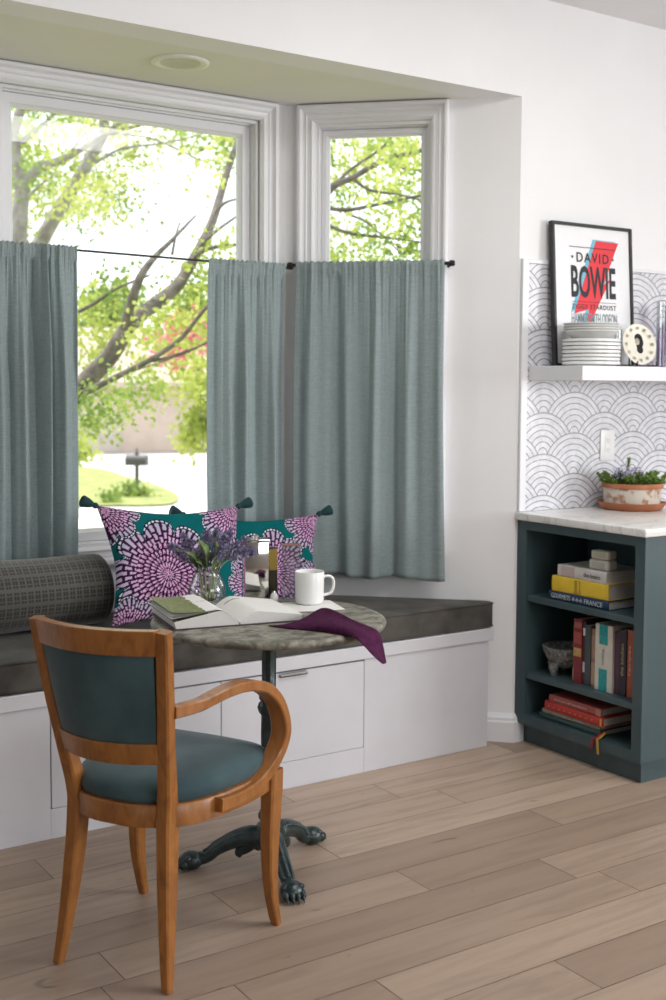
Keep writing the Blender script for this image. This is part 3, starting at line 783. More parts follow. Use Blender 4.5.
# plum napkin draped over the table edge
def napkin():
    Zm = lambda X, Y: (260+X/4.757, 585+Y/4.757)
    cc = Vector((0, 0, H))
    def onz(X, Y, z):
        px, py = Zm(X, Y); dd = fw*F+rt*(px-CX)-up*(py-CY); return cc+dd*((z-H)/dd.z)
    back = Vector((fw.x, fw.y, 0)).normalized()
    st = [[(40, 193, .749), (40, 193.5, .749), (40, 194, .7485), (42, 195, .7475)], [(115, 191, .752), (112, 195, .7515), (110, 199, .751), (108, 204, .7475)],
          [(226, 150, .764), (222, 172, .758), (214, 190, .757), (206, 212, .7475)], [(290, 90, .788), (290, 148, .768), (300, 182, .774), (290, 220, .7475)],
          [(362, 116, .785), (375, 163, .764), (388, 190, .773), (375, 233, .7475)], [(440, 163, .773), (445, 190, .762), (440, 215, .767), (440, 246, .748)],
          [(538, 203, .757), (515, 214, .755), (490, 230, .757), (460, 252, .750)]]
    rows = []
    for q in st:
        p = [onz(*k) for k in q]; b = p[0]+back*(.040 if q[0][0] > 280 else .002); b.z = .7475; b2 = p[0]+back*(.014 if q[0][0] > 280 else .001); b2.z = max(.749, p[0].z-.010); rows.append([b, b2]+p)
    dep = [(p-cc).dot(fw)-.006 for p in rows[-1]]
    rows[-1][0] = rows[-1][2]+back*.012+Vector((0, 0, -.003)); rows[-1][1] = rows[-1][2]+back*.006
    for k, q in enumerate([[(570, 226), (551, 243), (522, 262), (491, 284)], [(587, 295), (572, 312), (556, 326), (534, 333)], [(600, 370), (595, 374), (588, 376), (579, 372)]]):
        p = [at(*Zm(*q[i]), dep[i+2]-(.012 if i in (1,) else 0)-.004*k) for i in range(4)]; rows.append([p[0]+back*.012, p[0]+back*.006]+p)
    bm = B(); V = [[bm.verts.new(p) for p in r_] for r_ in rows]
    for i in range(len(V)-1):
        for j in range(5): bm.faces.new((V[i][j], V[i+1][j], V[i+1][j+1], V[i][j+1]))
    bmesh.ops.recalc_face_normals(bm, faces=bm.faces[:])
    o = obj('napkin', bm, m_plum, None, 180)
    m1 = o.modifiers.new('smooth', 'SUBSURF'); m1.levels = m1.render_levels = 3
    so = o.modifiers.new('cloth', 'SOLIDIFY'); so.thickness = .002; so.offset = 0
    props(o, 'plum linen napkin bunched on the table and hanging over its edge', 'napkin')
napkin()

# vase of lilac
def vase():
    vx, vy = 1.690, 3.230
    t = thing('flower_vase', 'small clear glass bud vase of lilac sprigs behind the open book', 'vase', (vx, vy, TZ+.0006))
    bm = B(); lathe(bm, [(0, 0), (.032, 0), (.044, .006), (.056, .026), (.059, .045), (.054, .066), (.043, .088), (.037, .102), (.040, .114), (.047, .121), (.0445, .1205), (.035, .103), (.041, .088), (.052, .064), (.0565, .045), (.053, .027), (.042, .010), (0, .008)], 40); obj('glass_body', bm, m_clear, t, 180)
    r = random.Random(4)
    spikes = [(-.115, -.01, .185), (-.075, .03, .215), (-.04, -.04, .170), (.035, .00, .235), (.075, .03, .225), (.115, -.02, .205), (.150, .0, .170), (.05, -.05, .185), (-.09, .05, .160), (.0, .06, .220), (.105, .04, .165)]
    for sx, sy, sz in spikes:
        # spread is along the picture-plane direction of the table
        tip = Vector((sx*.86+sy*.4, -sx*.50+sy*.86, sz)); base = Vector((sx*.12, -sx*.05, .012)); mid = Vector((sx*.22, -sx*.13+sy*.2, .112))
        cl = catmull([base, mid, mid.lerp(tip, .5)+Vector((0, 0, .012)), tip], 6)
        bm = B(); tube(bm, cl, [.0022, .002, .0014], 6); st = obj('stem', bm, m_stem, t, 180)
        bm = B(); d = (cl[-1]-cl[-7]).normalized()
        for k in range(95):
            f = r.random(); q = cl[-1]-d*.062*f+rvec(r)*(.006+.021*f**.6)*r.uniform(.5, 1)
            for a in range(4):
                dd = rvec(r); leaf(bm, q, dd, rvec(r), .0085, .0062)
        obj('floret_cluster', bm, m_lilac, st)
    for dx, dy, dz, L in ((-.035, -.05, .15, .115), (-.075, -.04, .11, .095), (.015, -.06, .15, .10), (-.05, -.05, .06, .07), (-.01, .02, .15, .09), (.045, -.03, .12, .06), (-.09, .0, .13, .06)):
        bm = B(); p = Vector((dx*.3, dy*.3, .108)); leaf(bm, p, Vector((dx, dy, dz*.9)), Vector((.2, -.6, .6)), L, L*.42, curl=.3); obj('leaf', bm, m_lilac_leaf, t, 180)
vase()
# polished metal and glass pieces behind the book
t = thing('metal_canister', 'tall mirror-polished square metal canister between lilac vase and mug', 'canister', (1.866, 3.238, TZ+.0006), R(-20)); t.scale = (1.05, 1.05, 1.10)
bm = B(); box(bm, (-.036, -.028, 0), (.036, .028, .168), .003, 2); obj('body', bm, m_chrome, t, 30)
bm = B(); box(bm, (-.038, -.030, .1685), (.038, .030, .176), .002, 2); tube(bm, [(0, 0, .176), (0, 0, .184)], [.006, .009], 14); obj('lid', bm, m_chrome, t, 30)
t = thing('brass_box', 'slim upright brass box just right of the polished metal canister', 'box', (1.915, 3.215, TZ+.0006), R(-20)); t.scale = (1, 1, 1.1)
bm = B(); box(bm, (-.013, -.014, 0), (.013, .014, .150), .002, 2); obj('body', bm, plain('dark_bronze', (.05, .045, .03), .3, metal=.7), t, 30)
bm = B(); box(bm, (-.0125, -.0165, .085), (.0125, -.0145, .145), .0008, 1); obj('face_plate', bm, m_brass, t, 30)
t = thing('salt_shaker', 'tiny white round shaker standing in front of the polished canister', 'shaker', (1.893, 3.168, TZ+.0006))
bm = B(); lathe(bm, [(0, 0), (.010, 0), (.013, .004), (.014, .012), (.011, .022), (.006, .029), (0, .031)], 24); obj('body', bm, m_white, t, 60)
bm = B(); lathe(bm, [(.0062, .0285), (.0062, .0315), (.004, .034), (0, .0345)], 16); obj('cap', bm, m_chrome, t, 60)
t = thing('glass_block_vase', 'clear rectangular glass with copper-pink rim standing left of the mug', 'glass', (1.968, 3.190, TZ+.0006), R(-24)); t.scale = (.86, .86, 1.12)
bm = B()
for a, b in (((-.034, -.022, 0), (.034, .022, .010)), ((-.034, -.022, .010), (-.0295, .022, .152)), ((.0295, -.022, .010), (.034, .022, .152)), ((-.0295, -.022, .010), (.0295, -.0175, .152)), ((-.0295, .0175, .010), (.0295, .022, .152))): box(bm, a, b)
obj('glass_body', bm, m_clear, t)
bm = B()
for a, b in (((-.035, -.023, .1525), (.035, -.0175, .156)), ((-.035, .0175, .1525), (.035, .023, .156)), ((-.035, -.0175, .1525), (-.0295, .0175, .156)), ((.0295, -.0175, .1525), (.035, .0175, .156))): box(bm, a, b)
obj('rim', bm, plain('copper_pink', (.55, .30, .26), .25, metal=.6), t)

# ------------------------------------------------------------------ armchair
cu = R(29.73)
t = thing('armchair', 'honey-coloured wooden armchair with slate-teal velvet seat and back panel at the round table', 'chair', (1.283, 2.699, 0), cu)
ch = t
def post(s):
    pts = catmull([(-.213, s*.161, .0005), (-.198, s*.150, .10), (-.180, s*.139, .24), (-.168, s*.132, .38), (-.173, s*.136, .45), (-.197, s*.150, .56), (-.226, s*.168, .71), (-.2535, s*.183, .865)], 6)
    bm = B(); sweep_rect(bm, pts, [.023, .034, .046, .052, .044, .036, .033, .028], [.021, .028, .035, .038, .036, .035, .034, .033], (0, 1, 0), .14); return bm
for s in (1, -1): obj('rear_post', post(s), m_wood, ch, 35)
def fleg(s):
    pts = catmull([(.216, s*.213, .0005), (.200, s*.211, .055), (.185, s*.211, .14), (.184, s*.211, .25), (.190, s*.212, .36), (.193, s*.212, .425)], 6)
    bm = B(); sweep_rect(bm, pts, [.022, .028, .038, .048, .056, .058], [.022, .026, .031, .036, .040, .040], (0, 1, 0), .14); return bm
for s in (1, -1): obj('front_leg', fleg(s), m_wood, ch, 35)
# rounded seat frame
half = [(-.213, 0), (-.212, .045), (-.200, .09), (-.172, .138), (-.125, .178), (-.06, .203), (.01, .216), (.08, .223), (.15, .222), (.196, .214), (.219, .196), (.232, .15), (.238, .08), (.240, 0)]
outl = catmull([(x, y, 0) for x, y in half], 4); ring = [(p.x, p.y) for p in outl]+[(p.x, -p.y) for p in outl[-2:0:-1]]
def ring_at(k): return [((x-.01)*k+.01, y*k) for x, y in ring]
bm = B(); n = len(ring)
secs = [(1.0, .378), (1.0, .426), (.985, .431), (.88, .431), (.87, .378)]
rs = [[bm.verts.new((x, y, z)) for x, y in ring_at(k)] for k, z in secs]
for a in range(len(rs)):
    p, q = rs[a], rs[(a+1) % len(rs)]
    for i in range(n): bm.faces.new((p[i], p[(i+1) % n], q[(i+1) % n], q[i]))
bmesh.ops.recalc_face_normals(bm, faces=bm.faces[:]); obj('seat_frame', bm, m_wood, ch, 35)
bm = B()
secs = [(.90, .424), (.935, .4325), (.955, .442), (.955, .452), (.935, .463), (.88, .474), (.75, .483), (.5, .489), (.25, .491)]
rs = [[bm.verts.new((x+(.0), y, z+(.010*max(0, (x+.2)/.4) if z > .45 else 0))) for x, y in ring_at(k)] for k, z in secs]
for p, q in zip(rs, rs[1:]):
    for i in range(n): bm.faces.new((p[i], p[(i+1) % n], q[(i+1) % n], q[i]))
bm.faces.new(rs[-1]); bm.faces.new(rs[0][::-1])
bmesh.ops.recalc_face_normals(bm, faces=bm.faces[:]); obj('seat_pad', bm, m_velvet, ch, 60)
# back rails bowed backwards between the posts
def post_at(z):
    zs = [.38, .45, .56, .71, .866]; return np.interp(z, zs, [-.168, -.173, -.197, -.226, -.254]), np.interp(z, zs, [.132, .136, .150, .168, .183])
BOW = .052
def back_surf(y01, z, off=0):
    """y01 -1..1 across; z height; off moves towards the front"""
    u, v = post_at(z); return Vector((u-BOW*(1-y01*y01)+off, v*y01, z))
def rail(z0, z1, th, dz=0, k=1.0, dip=0):
    bm = B(); nn = 24; rg = []
    for i in range(nn+1):
        a = (-1+2*i/nn)*k; dp = dip*(1-a*a)
        rg.append([bm.verts.new(back_surf(a, z, o)+Vector((0, 0, -dp))) for z, o in ((z0, -th/2), (z0+.002, -th/2-.001), (z1-.002, -th/2-.001), (z1, -th/2), (z1, th/2), (z0, th/2))])
    for p, q in zip(rg, rg[1:]):
        for j in range(6): bm.faces.new((p[j], p[(j+1) % 6], q[(j+1) % 6], q[j]))
    bm.faces.new(rg[0][::-1]); bm.faces.new(rg[-1]); bmesh.ops.recalc_face_normals(bm, faces=bm.faces[:]); return bm
obj('crest_rail', rail(.808, .868, .026, k=.93), m_wood, ch, 35)
obj('lower_rail', rail(.540, .592, .024, k=.93), m_wood, ch, 35)
bm = B(); nn, mm = 24, 16
for sgn in (-1, 1):
    g = [[bm.verts.new(back_surf((-1+2*i/nn)*.90, .590+(.810-.590)*j/mm, sgn*(.007+.007*(1-(2*i/nn-1)**6)*(1-(2*j/mm-1)**6)))) for i in range(nn+1)] for j in range(mm+1)]
    for j in range(mm):
        for i in range(nn):
            q = (g[j][i], g[j][i+1], g[j+1][i+1], g[j+1][i]); bm.faces.new(q if sgn > 0 else q[::-1])
bmesh.ops.recalc_face_normals(bm, faces=bm.faces[:])
obj('back_panel', bm, m_velvet, ch, 60)
# bentwood arms that loop down under the seat
ap = [(-.205, .165, .668), (-.131, .182, .668), (-.089, .194, .676), (-.046, .205, .684), (.008, .214, .686), (.062, .220, .678), (.113, .224, .658), (.160, .226, .621), (.190, .227, .573), (.197, .228, .525), (.182, .228, .477), (.142, .228, .437), (.074, .226, .413), (-.009, .224, .408), (-.069, .218, .412)]
for s in (1, -1):
    pts = catmull([(x, s*(y+.008-.016*max(0, min(1, (.52-z)/.08))), z) for x, y, z in ap], 6)
    bm = B(); sweep_rect(bm, pts, [.030, .027, .025, .026, .027, .027, .027, .028, .031, .034, .034], [.026, .032, .038, .042, .046, .048, .048, .048, .044, .038, .030], (0, 1, 0), .12)
    obj('arm', bm, m_wood, ch, 40)

# ------------------------------------------------------------------ wall shelf, backsplash, outlet
bm = B(); box(bm, (3.248, W-.008, .928), (RX1-.02, W-.0005, 1.905)); o = obj('tile_backsplash', bm, m_tile)
props(o, 'white scalloped fish-scale mosaic backsplash behind the marble counter', 'backsplash'); 
bm = B(); box(bm, (3.214, W-.016, .928), (3.2475, W-.0005, 1.922), .002, 1); box(bm, (3.2475, W-.014, 1.9055), (RX1-.02, W-.0005, 1.922), .002, 1); o = obj('edge_trim', bm, m_trim, o)
t = thing('floating_shelf', 'thick white floating shelf on the scalloped tile wall', 'shelf')
bm = B(); box(bm, (3.257, 3.203, 1.447), (5.6, W-.009, 1.503), .002, 1); obj('board', bm, m_trim, t)
t = thing('power_outlet', 'white double power outlet plate on the scalloped tile above the counter', 'outlet', (3.707, W-.0085, 1.181))
bm = B(); box(bm, (-.042, -.005, -.063), (.042, 0, .063), .003, 2); obj('cover_plate', bm, m_outlet, t, 40)
for dz in (.020, -.020):
    bm = B(); box(bm, (-.017, -.0065, dz-.015), (.017, -.0052, dz+.015), .001, 1); s_ = obj('socket', bm, m_outlet, t)
    bm = B()
    for dx in (-.006, .006): box(bm, (dx-.001, -.0069, dz-.003), (dx+.001, -.0066, dz+.006))
    box(bm, (-.002, -.0069, dz-.010), (.002, -.0066, dz-.006)); obj('slot', bm, m_gap, s_)

# ------------------------------------------------------------------ poster
def text(body, size, parent, m, loc, sx=1, sy=1, ext=.0003, align='CENTER', rot=(PI/2, 0, 0), name='lettering', space=1, bold=0):
    cu_ = bpy.data.curves.new(name, 'FONT'); cu_.body = body; cu_.size = size; cu_.extrude = ext; cu_.align_x = align; cu_.align_y = 'CENTER'; cu_.space_character = space; cu_.resolution_u = 3; cu_.offset = bold
    tmp = bpy.data.objects.new(name, cu_); C.objects.link(tmp)
    bpy.context.view_layer.update(); dg = bpy.context.evaluated_depsgraph_get()
    me = bpy.data.meshes.new_from_object(tmp.evaluated_get(dg)); bpy.data.objects.remove(tmp)
    me.transform(Matrix.Translation(loc) @ Matrix(((1, 0, 0), (0, 1, 0), (0, 0, 1))).to_4x4() @ __import__('mathutils').Euler(rot).to_matrix().to_4x4() @ Matrix.Diagonal((sx, sy, 1, 1)))
    me.materials.clear(); return obj(name, me, m, parent)
def text_fit(body, w, h, parent, m, loc, **k):
    o = text(body, 1, parent, m, (0, 0, 0), **k); me = o.data
    xs = [v.co.x for v in me.vertices]; zs = [v.co.z for v in me.vertices]
    cxx, czz = (min(xs)+max(xs))/2, (min(zs)+max(zs))/2; kx, kz = w/(max(xs)-min(xs)), h/(max(zs)-min(zs))
    for v in me.vertices: v.co = Vector((loc[0]+(v.co.x-cxx)*kx, loc[1]+v.co.y, loc[2]+(v.co.z-czz)*kz))
    return o
m_ink = plain('black_ink', (.016, .016, .022), .6); m_red = plain('red_ink', (.75, .035, .05), .6); m_cyan = plain('cyan_ink', (.16, .48, .62), .6); m_grey_ink = plain('grey_ink', (.22, .28, .32), .6)
PW, PH = .452, .575
t = thing('framed_poster', 'black framed concert poster with a red lightning bolt leaning on the shelf', 'picture', (3.568, 3.432, 1.5036))
t.rotation_euler = (R(-3.5), 0, 0)
bm = B(); fwid = .013
for a, b in (((-PW/2, 0, 0), (PW/2, .022, fwid)), ((-PW/2, 0, PH-fwid), (PW/2, .022, PH)), ((-PW/2, 0, fwid), (-PW/2+fwid, .022, PH-fwid)), ((PW/2-fwid, 0, fwid), (PW/2, .022, PH-fwid))): box(bm, a, b, .001, 1)
obj('frame', bm, m_blackwood, t)
bm = B(); box(bm, (-PW/2+fwid, .008, fwid), (PW/2-fwid, .018, PH-fwid)); sh = obj('print', bm, noisy('poster_paper', (.82, .82, .84), (.84, .84, .86), 10, .5), t)
# normalised poster coords (0..1 across the inner sheet) -> local
def pp(x, y, d=.0072): return Vector((-PW/2+fwid+x*(PW-2*fwid), d, PH-fwid-y*(PH-2*fwid)))
def flat(poly, m, name, d0=.0075, d1=.0068):
    bm = B(); n = len(poly); f0 = [bm.verts.new(pp(x, y, d1)) for x, y in poly]; f1 = [bm.verts.new(pp(x, y, d0)) for x, y in poly]
    bm.faces.new(f0); bm.faces.new(f1[::-1])
    for i in range(n): bm.faces.new((f0[i], f0[(i+1) % n], f1[(i+1) % n], f1[i]))
    bmesh.ops.recalc_face_normals(bm, faces=bm.faces[:]); bmesh.ops.triangulate(bm, faces=[f for f in bm.faces if len(f.verts) > 4]); return obj(name, bm, m, sh)
bolt = [(.548, .092), (.852, .094), (.635, .415), (.735, .365), (.40, .76), (.435, .60), (.24, .635)]
flat([(x-.042, y-.008) for x, y in bolt], m_cyan, 'bolt_shadow', .0078, .0074)
flat(bolt, m_red, 'bolt', .0073, .0069)
text_fit('DAVID', .182, .039, sh, m_ink, pp(.50, .222, .0062), bold=.012, space=1.25)
for x in (.215, .755):
    bm = B(); bmesh.ops.create_circle(bm, cap_ends=True, segments=5, radius=.006, matrix=Matrix.Translation(pp(x+.015, .222, .0062)) @ Matrix.Rotation(PI/2, 4, 'X')); obj('star_mark', bm, m_ink, sh)
text_fit('BOWIE', .252, .130, sh, m_ink, pp(.505, .400, .0060), bold=.022)
text_fit('ZIGGY STARDUST', .252, .019, sh, m_ink, pp(.505, .582, .0062), bold=.004, space=1.15)
text_fit('HAMMERSMITH ODEON', .258, .044, sh, m_grey_ink, pp(.507, .668, .0062), bold=.004)
flat([(.19, .146), (.80, .146), (.80, .151), (.19, .151)], m_ink, 'rule', .0066, .0060)
flat([(.21, .545), (.80, .545), (.80, .548), (.21, .548)], m_ink, 'rule', .0066, .0060)

# ------------------------------------------------------------------ crockery on the shelf
SZ = 1.5036
def plate(r, h, nm, label, group, loc):
    bm = B(); lathe(bm, [(0, .0025), (r*.55, .0025), (r*.60, 0), (r*.64, .0002), (r*.74, h*.05), (r*.97, h*.30), (r, h*.42), (r, h*.93), (r*.99, h), (r*.965, h*.96), (r*.66, h*.42), (r*.55, h*.36), (0, h*.36)], 56)
    o = obj(nm, bm, m_plate, None, 40); o.location = loc; return props(o, label, 'plate', group)
sx_, sy_ = 3.414, 3.314
z = SZ+.0004
first = None
names_lo = ['white dinner plate at the bottom of the stack on the shelf', 'white dinner plate, second from the bottom of the stack', 'white dinner plate, third from the bottom of the stack', 'white dinner plate, fourth from the bottom of the stack', 'white dinner plate, fifth from the bottom of the stack', 'white dinner plate, sixth from the bottom of the stack', 'white dinner plate, topmost of the wide lower stack']
for k, lb in enumerate(names_lo):
    rr = random.Random(k)
    if first is None: first = plate(.112, .0165, 'dinner_plate', lb, 'white dinner plates stacked on the shelf', (sx_, sy_, z)); o = first
    else: o = first.copy(); C.objects.link(o); o['label'] = lb; o.location = (sx_+rr.uniform(-.002, .002), sy_+rr.uniform(-.002, .002), z)
    z += .0145
z += .0035
first = None
names_hi = ['white shallow bowl resting directly on the dinner plates', 'white shallow bowl, second of the upper stack counted from below', 'white shallow bowl, third of the upper stack counted from below', 'white shallow bowl on the very top of the stack of plates']
for k, lb in enumerate(names_hi):
    if first is None:
        bm = B(); r = .108; h = .030
        lathe(bm, [(0, .002), (.062, .002), (.066, 0), (.074, .0004), (.106, .027), (.109, .0285), (.1085, .0305), (.105, .0305), (.071, .0055), (0, .0055)], 56)
        first = obj('shallow_bowl', bm, m_plate, None, 40); o = first; props(o, lb, 'bowl', 'white shallow bowls on top of the plate stack')
    else: o = first.copy(); C.objects.link(o); o['label'] = lb
    o.location = (sx_-.002, sy_, z); z += .0098

# decorated plate on a black stand
t = thing('display_plate', 'small cream display plate with a black portrait motif standing upright on the shelf', 'plate', (3.732, 3.345, SZ+.009)); t.rotation_euler = (R(-12), 0, R(-8))
bm = B(); lathe(bm, [(0, .003), (.05, .003), (.055, 0), (.060, .001), (.083, .010), (.085, .0125), (.082, .0125), (.058, .006), (0, .006)], 56)
bmesh.ops.transform(bm, matrix=Matrix.Translation((0, .006, .086)) @ Matrix.Rotation(PI/2, 4, 'X'), verts=bm.verts[:]); obj('dish', bm, plain('cream_glaze', (.80, .77, .66), .2), t, 40)
m_pk = plain('portrait_black', (.015, .015, .018), .5); m_tan = plain('portrait_cream', (.72, .66, .58), .5)
bm = B()
def disc(bm, x, z_, rx_, rz_, y=-.0008, n=20): 
    vs = [bm.verts.new((x+rx_*math.cos(2*PI*i/n), y, z_+rz_*math.sin(2*PI*i/n))) for i in range(n)]; f = bm.faces.new(vs); bmesh.ops.solidify(bm, geom=[f], thickness=.0006)
disc(bm, .002, .112, .020, .019); disc(bm, .012, .096, .013, .022); disc(bm, .004, .064, .016, .016); disc(bm, -.004, .080, .008, .012, -.0006); obj('portrait', bm, m_pk, t)
bm = B(); disc(bm, -.006, .098, .011, .015, -.0016); obj('portrait_face', bm, m_tan, t)
m_mot = noisy('faded_motif', (.52, .50, .44), (.68, .58, .45), 50, .4)
for k in range(12):
    a = 2*PI*k/12; bm = B(); disc(bm, .067*math.cos(a), .086+.067*math.sin(a), .007, .007, -.0068, 10); obj('rim_motif', bm, m_mot, t)
t = thing('plate_stand', 'little black easel stand under the cream display plate', 'stand', (3.732, 3.345, SZ+.0004), R(-8))
bm = B()
for s in (-1, 1):
    tube(bm, catmull([(s*.045, -.032, .003), (s*.040, -.022, .006), (s*.030, -.006, .0045), (s*.02, .05, .004)], 6), .0034, 8); tube(bm, catmull([(s*.045, -.032, .003), (s*.050, -.036, .012), (s*.046, -.034, .022)], 5), [.0034, .003], 8)
    tube(bm, [(s*.02, .05, .004), (s*.010, .062, .06)], .003, 8)
tube(bm, [(-.03, .03, .004), (.03, .03, .004)], .003, 8)
obj('legs', bm, m_black, t, 60)
def tumbler(name, label, x, y, r, h, m, wall=.002):
    t = thing(name, label, 'glass', (x, y, SZ+.0004)); bm = B()
    lathe(bm, [(0, 0), (r*.9, 0), (r*.94, .003), (r, h), (r-wall, h), (r*.94-wall, .008), (0, .008)], 40); obj('glass_body', bm, m, t, 50); return t
tumbler('drinking_glass', 'clear drinking glass half hidden between plates and display plate', 3.624, 3.388, .029, .150, m_clear)
t = tumbler('glass_cylinder', 'tall clear glass cylinder at the right end of the shelf in view', 3.880, 3.340, .046, .272, m_clear)
t = thing('violet_bottle', 'violet tinted glass bottle at the right edge of the photo on the shelf', 'bottle', (3.965, 3.40, SZ+.0004)); bm = B()
lathe(bm, [(0, 0), (.046, 0), (.052, .006), (.053, .12), (.048, .16), (.030, .185), (.022, .20), (.022, .235), (.025, .24), (.019, .24), (.019, .2), (.0, .19)], 40); obj('glass_body', bm, m_purpleglass, t, 50)
bm = B(); tube(bm, [(0, 0, .2405), (0, 0, .262)], [.019, .021], 24); obj('stopper', bm, m_purpleglass, t, 50)

# ------------------------------------------------------------------ base cabinet with bookcase end, counter
FX, FY = 3.220, 2.849
t = thing('base_cabinet', 'slate-green kitchen base cabinet with an open bookcase end', 'cabinet')
DX = 3.56                # back of the bookcase niche
bm = B()
box(bm, (FX, FY, .080), (DX, FY+.042, .8965)); box(bm, (FX, 3.452, .080), (DX, W-.002, .8965))
box(bm, (FX, FY+.042, .860), (DX, 3.452, .8965)); box(bm, (FX, FY+.042, .080), (DX, 3.452, .120))
box(bm, (DX, FY+.02, .080), (5.2, W-.002, .8965))
obj('carcass', bm, m_cab, t)
bm = B(); box(bm, (3.255, 2.872, .0005), (5.2, W-.02, .0795)); obj('toe_kick', bm, m_cab, t)
for z0, z1 in ((.576, .600), (.267, .291)):
    bm = B(); box(bm, (FX+.006, FY+.0425, z0), (DX-.0005, 3.4515, z1), .0015, 1); obj('shelf', bm, m_cab, t)
bm = B(); box(bm, (DX, FY-.0, .085), (5.2, FY+.0195, .892), .001, 1); box(bm, (FX+.001, FY-.003, .0805), (DX, FY-.0003, .896)); obj('side_panel', bm, m_cab, t)
bm = B(); prism(bm, [(3.200, 2.829), (5.25, 2.829), (5.25, W-.009), (3.200, W-.009)], .897, .927, .005, 3); o = obj('countertop', bm, m_marble, None, 40)
props(o, 'white and grey marble countertop slab on the slate-green cabinet', 'countertop')

# ---- books
m_pages = Mat('closed_page_edges', (.6, .57, .52), .8); m_pages.color(m_pages.noise(m_pages.coord('Object', (1, 1, 1)), 60, 2).col((.42, .39, .36), (.60, .57, .53))); m_pages = m_pages.m
def cover_mat(name, c, rough=.45): return noisy(name, c, tuple(min(1, x*1.12) for x in c), 20, rough)
def flat_book(label, y0, y1, z, th, x0, depth, c, rz=0, group='cookbooks lying flat in the bookcase', name='book', bands=(), title=None, tcol=None, tsize=None):
    """lies flat, spine towards -x; bands: (y0,y1,colour) in 0..1 from the far end"""
    L = y1-y0; t = thing(name, label, 'book', (x0, (y0+y1)/2, z), rz, group)
    mc = cover_mat('cover_cloth', c)
    bm = B(); box(bm, (0, -L/2, 0), (depth, L/2, .0025)); box(bm, (0, -L/2, th-.0025), (depth, L/2, th)); 
    n = 8   # rounded spine
    for k in range(n):
        a0, a1 = -PI/2+PI*k/n, -PI/2+PI*(k+1)/n
        p = [(-.004*math.cos(a), th/2+th/2*math.sin(a)) for a in (a0, a1)]
        v = [bm.verts.new((p[0][0], -L/2, p[0][1])), bm.verts.new((p[1][0], -L/2, p[1][1])), bm.verts.new((p[1][0], L/2, p[1][1])), bm.verts.new((p[0][0], L/2, p[0][1]))]
        bm.faces.new(v)
    box(bm, (0, -L/2, .0025), (.002, L/2, th-.0025))
    obj('cover', bm, mc, t)
    bm = B(); box(bm, (.0022, -L/2+.004, .0027), (depth-.004, L/2-.004, th-.0027)); obj('page_block', bm, m_pages, t)
    for a, b, bc in bands:
        bm = B(); box(bm, (-.0052, L/2-b*L, th*.06), (-.0042, L/2-a*L, th*.94)); obj('spine_label', bm, plain('spine_label', bc, .5), t)
    if title:
        for body, pos, w, h in title:
            o = text_fit(body, w, h, t, plain('spine_ink', tcol, .5), (0, 0, 0)); me = o.data
            me.transform(Matrix.Translation((-.0056, L/2-pos*L, th/2)) @ Matrix.Rotation(-PI/2, 4, 'Z'))
    return t
z1 = .6004
gb = flat_book('navy blue cookbook with pale lettering at the bottom of the top-shelf pile', 3.040, 3.350, z1, .034, 3.250, .215, (.012, .035, .085), 0, 'cookbooks piled on the top shelf', title=[('GOURMETS', .215, .100, .018), ('FRANCE', .765, .092, .018)], tcol=(.62, .68, .72))
bm = B()
for k in range(3):   # three trefoil marks between the words
    yc = .155-.310*(.435+.062*k)
    for dy, dz, r in ((-.0045, .0, .0036), (.0045, .0, .0036), (0, .005, .0038), (0, -.006, .0022)):
        v = [bm.verts.new((-.0058, yc+dy+r*math.cos(2*PI*i/10), .0155+dz+r*math.sin(2*PI*i/10))) for i in range(10)]; bm.faces.new(v)
obj('trefoil_marks', bm, plain('spine_ink_pale', (.45, .52, .58), .5), gb)
flat_book('thick yellow cookbook in the middle of the top-shelf pile', 3.047, 3.332, z1+.0345, .060, 3.252, .205, (.72, .50, .035), R(1.5), 'cookbooks piled on the top shelf', bands=((.42, .46, (.42, .28, .03)), (.50, .52, (.42, .28, .03))))
flat_book('white cookbook on top of the yellow one', 3.056, 3.312, z1+.0950, .044, 3.256, .20, (.62, .60, .57), R(-1), 'cookbooks piled on the top shelf', title=[('the basics', .72, .085, .017)], tcol=(.06, .06, .07), bands=((.08, .36, (.55, .45, .44)),))
def tin(label, x, y, z, rz, a, b, h, lab):
    t = thing('tin_box', label, 'box', (x, y, z), rz, 'small cream boxes on the book pile')
    bm = B(); box(bm, (-a/2, -b/2, 0), (a/2, b/2, h), .012, 3); obj('body', bm, noisy('cream_card', (.58, .56, .50), (.64, .62, .55), 20, .6), t, 40)
    bm = B(); box(bm, (-a/2-.0008, -b*.32, h*.25), (-a/2-.0002, b*.32, h*.75)); obj('paper_label', bm, plain('pale_label', lab, .6), t)
tin('small cream box resting on the white cookbook, lower of two', 3.292, 3.112, z1+.1394, R(3), .055, .098, .040, (.45, .44, .40))
tin('small cream box on top of the other cream box', 3.293, 3.110, z1+.1798, R(6), .052, .086, .035, (.50, .49, .36))
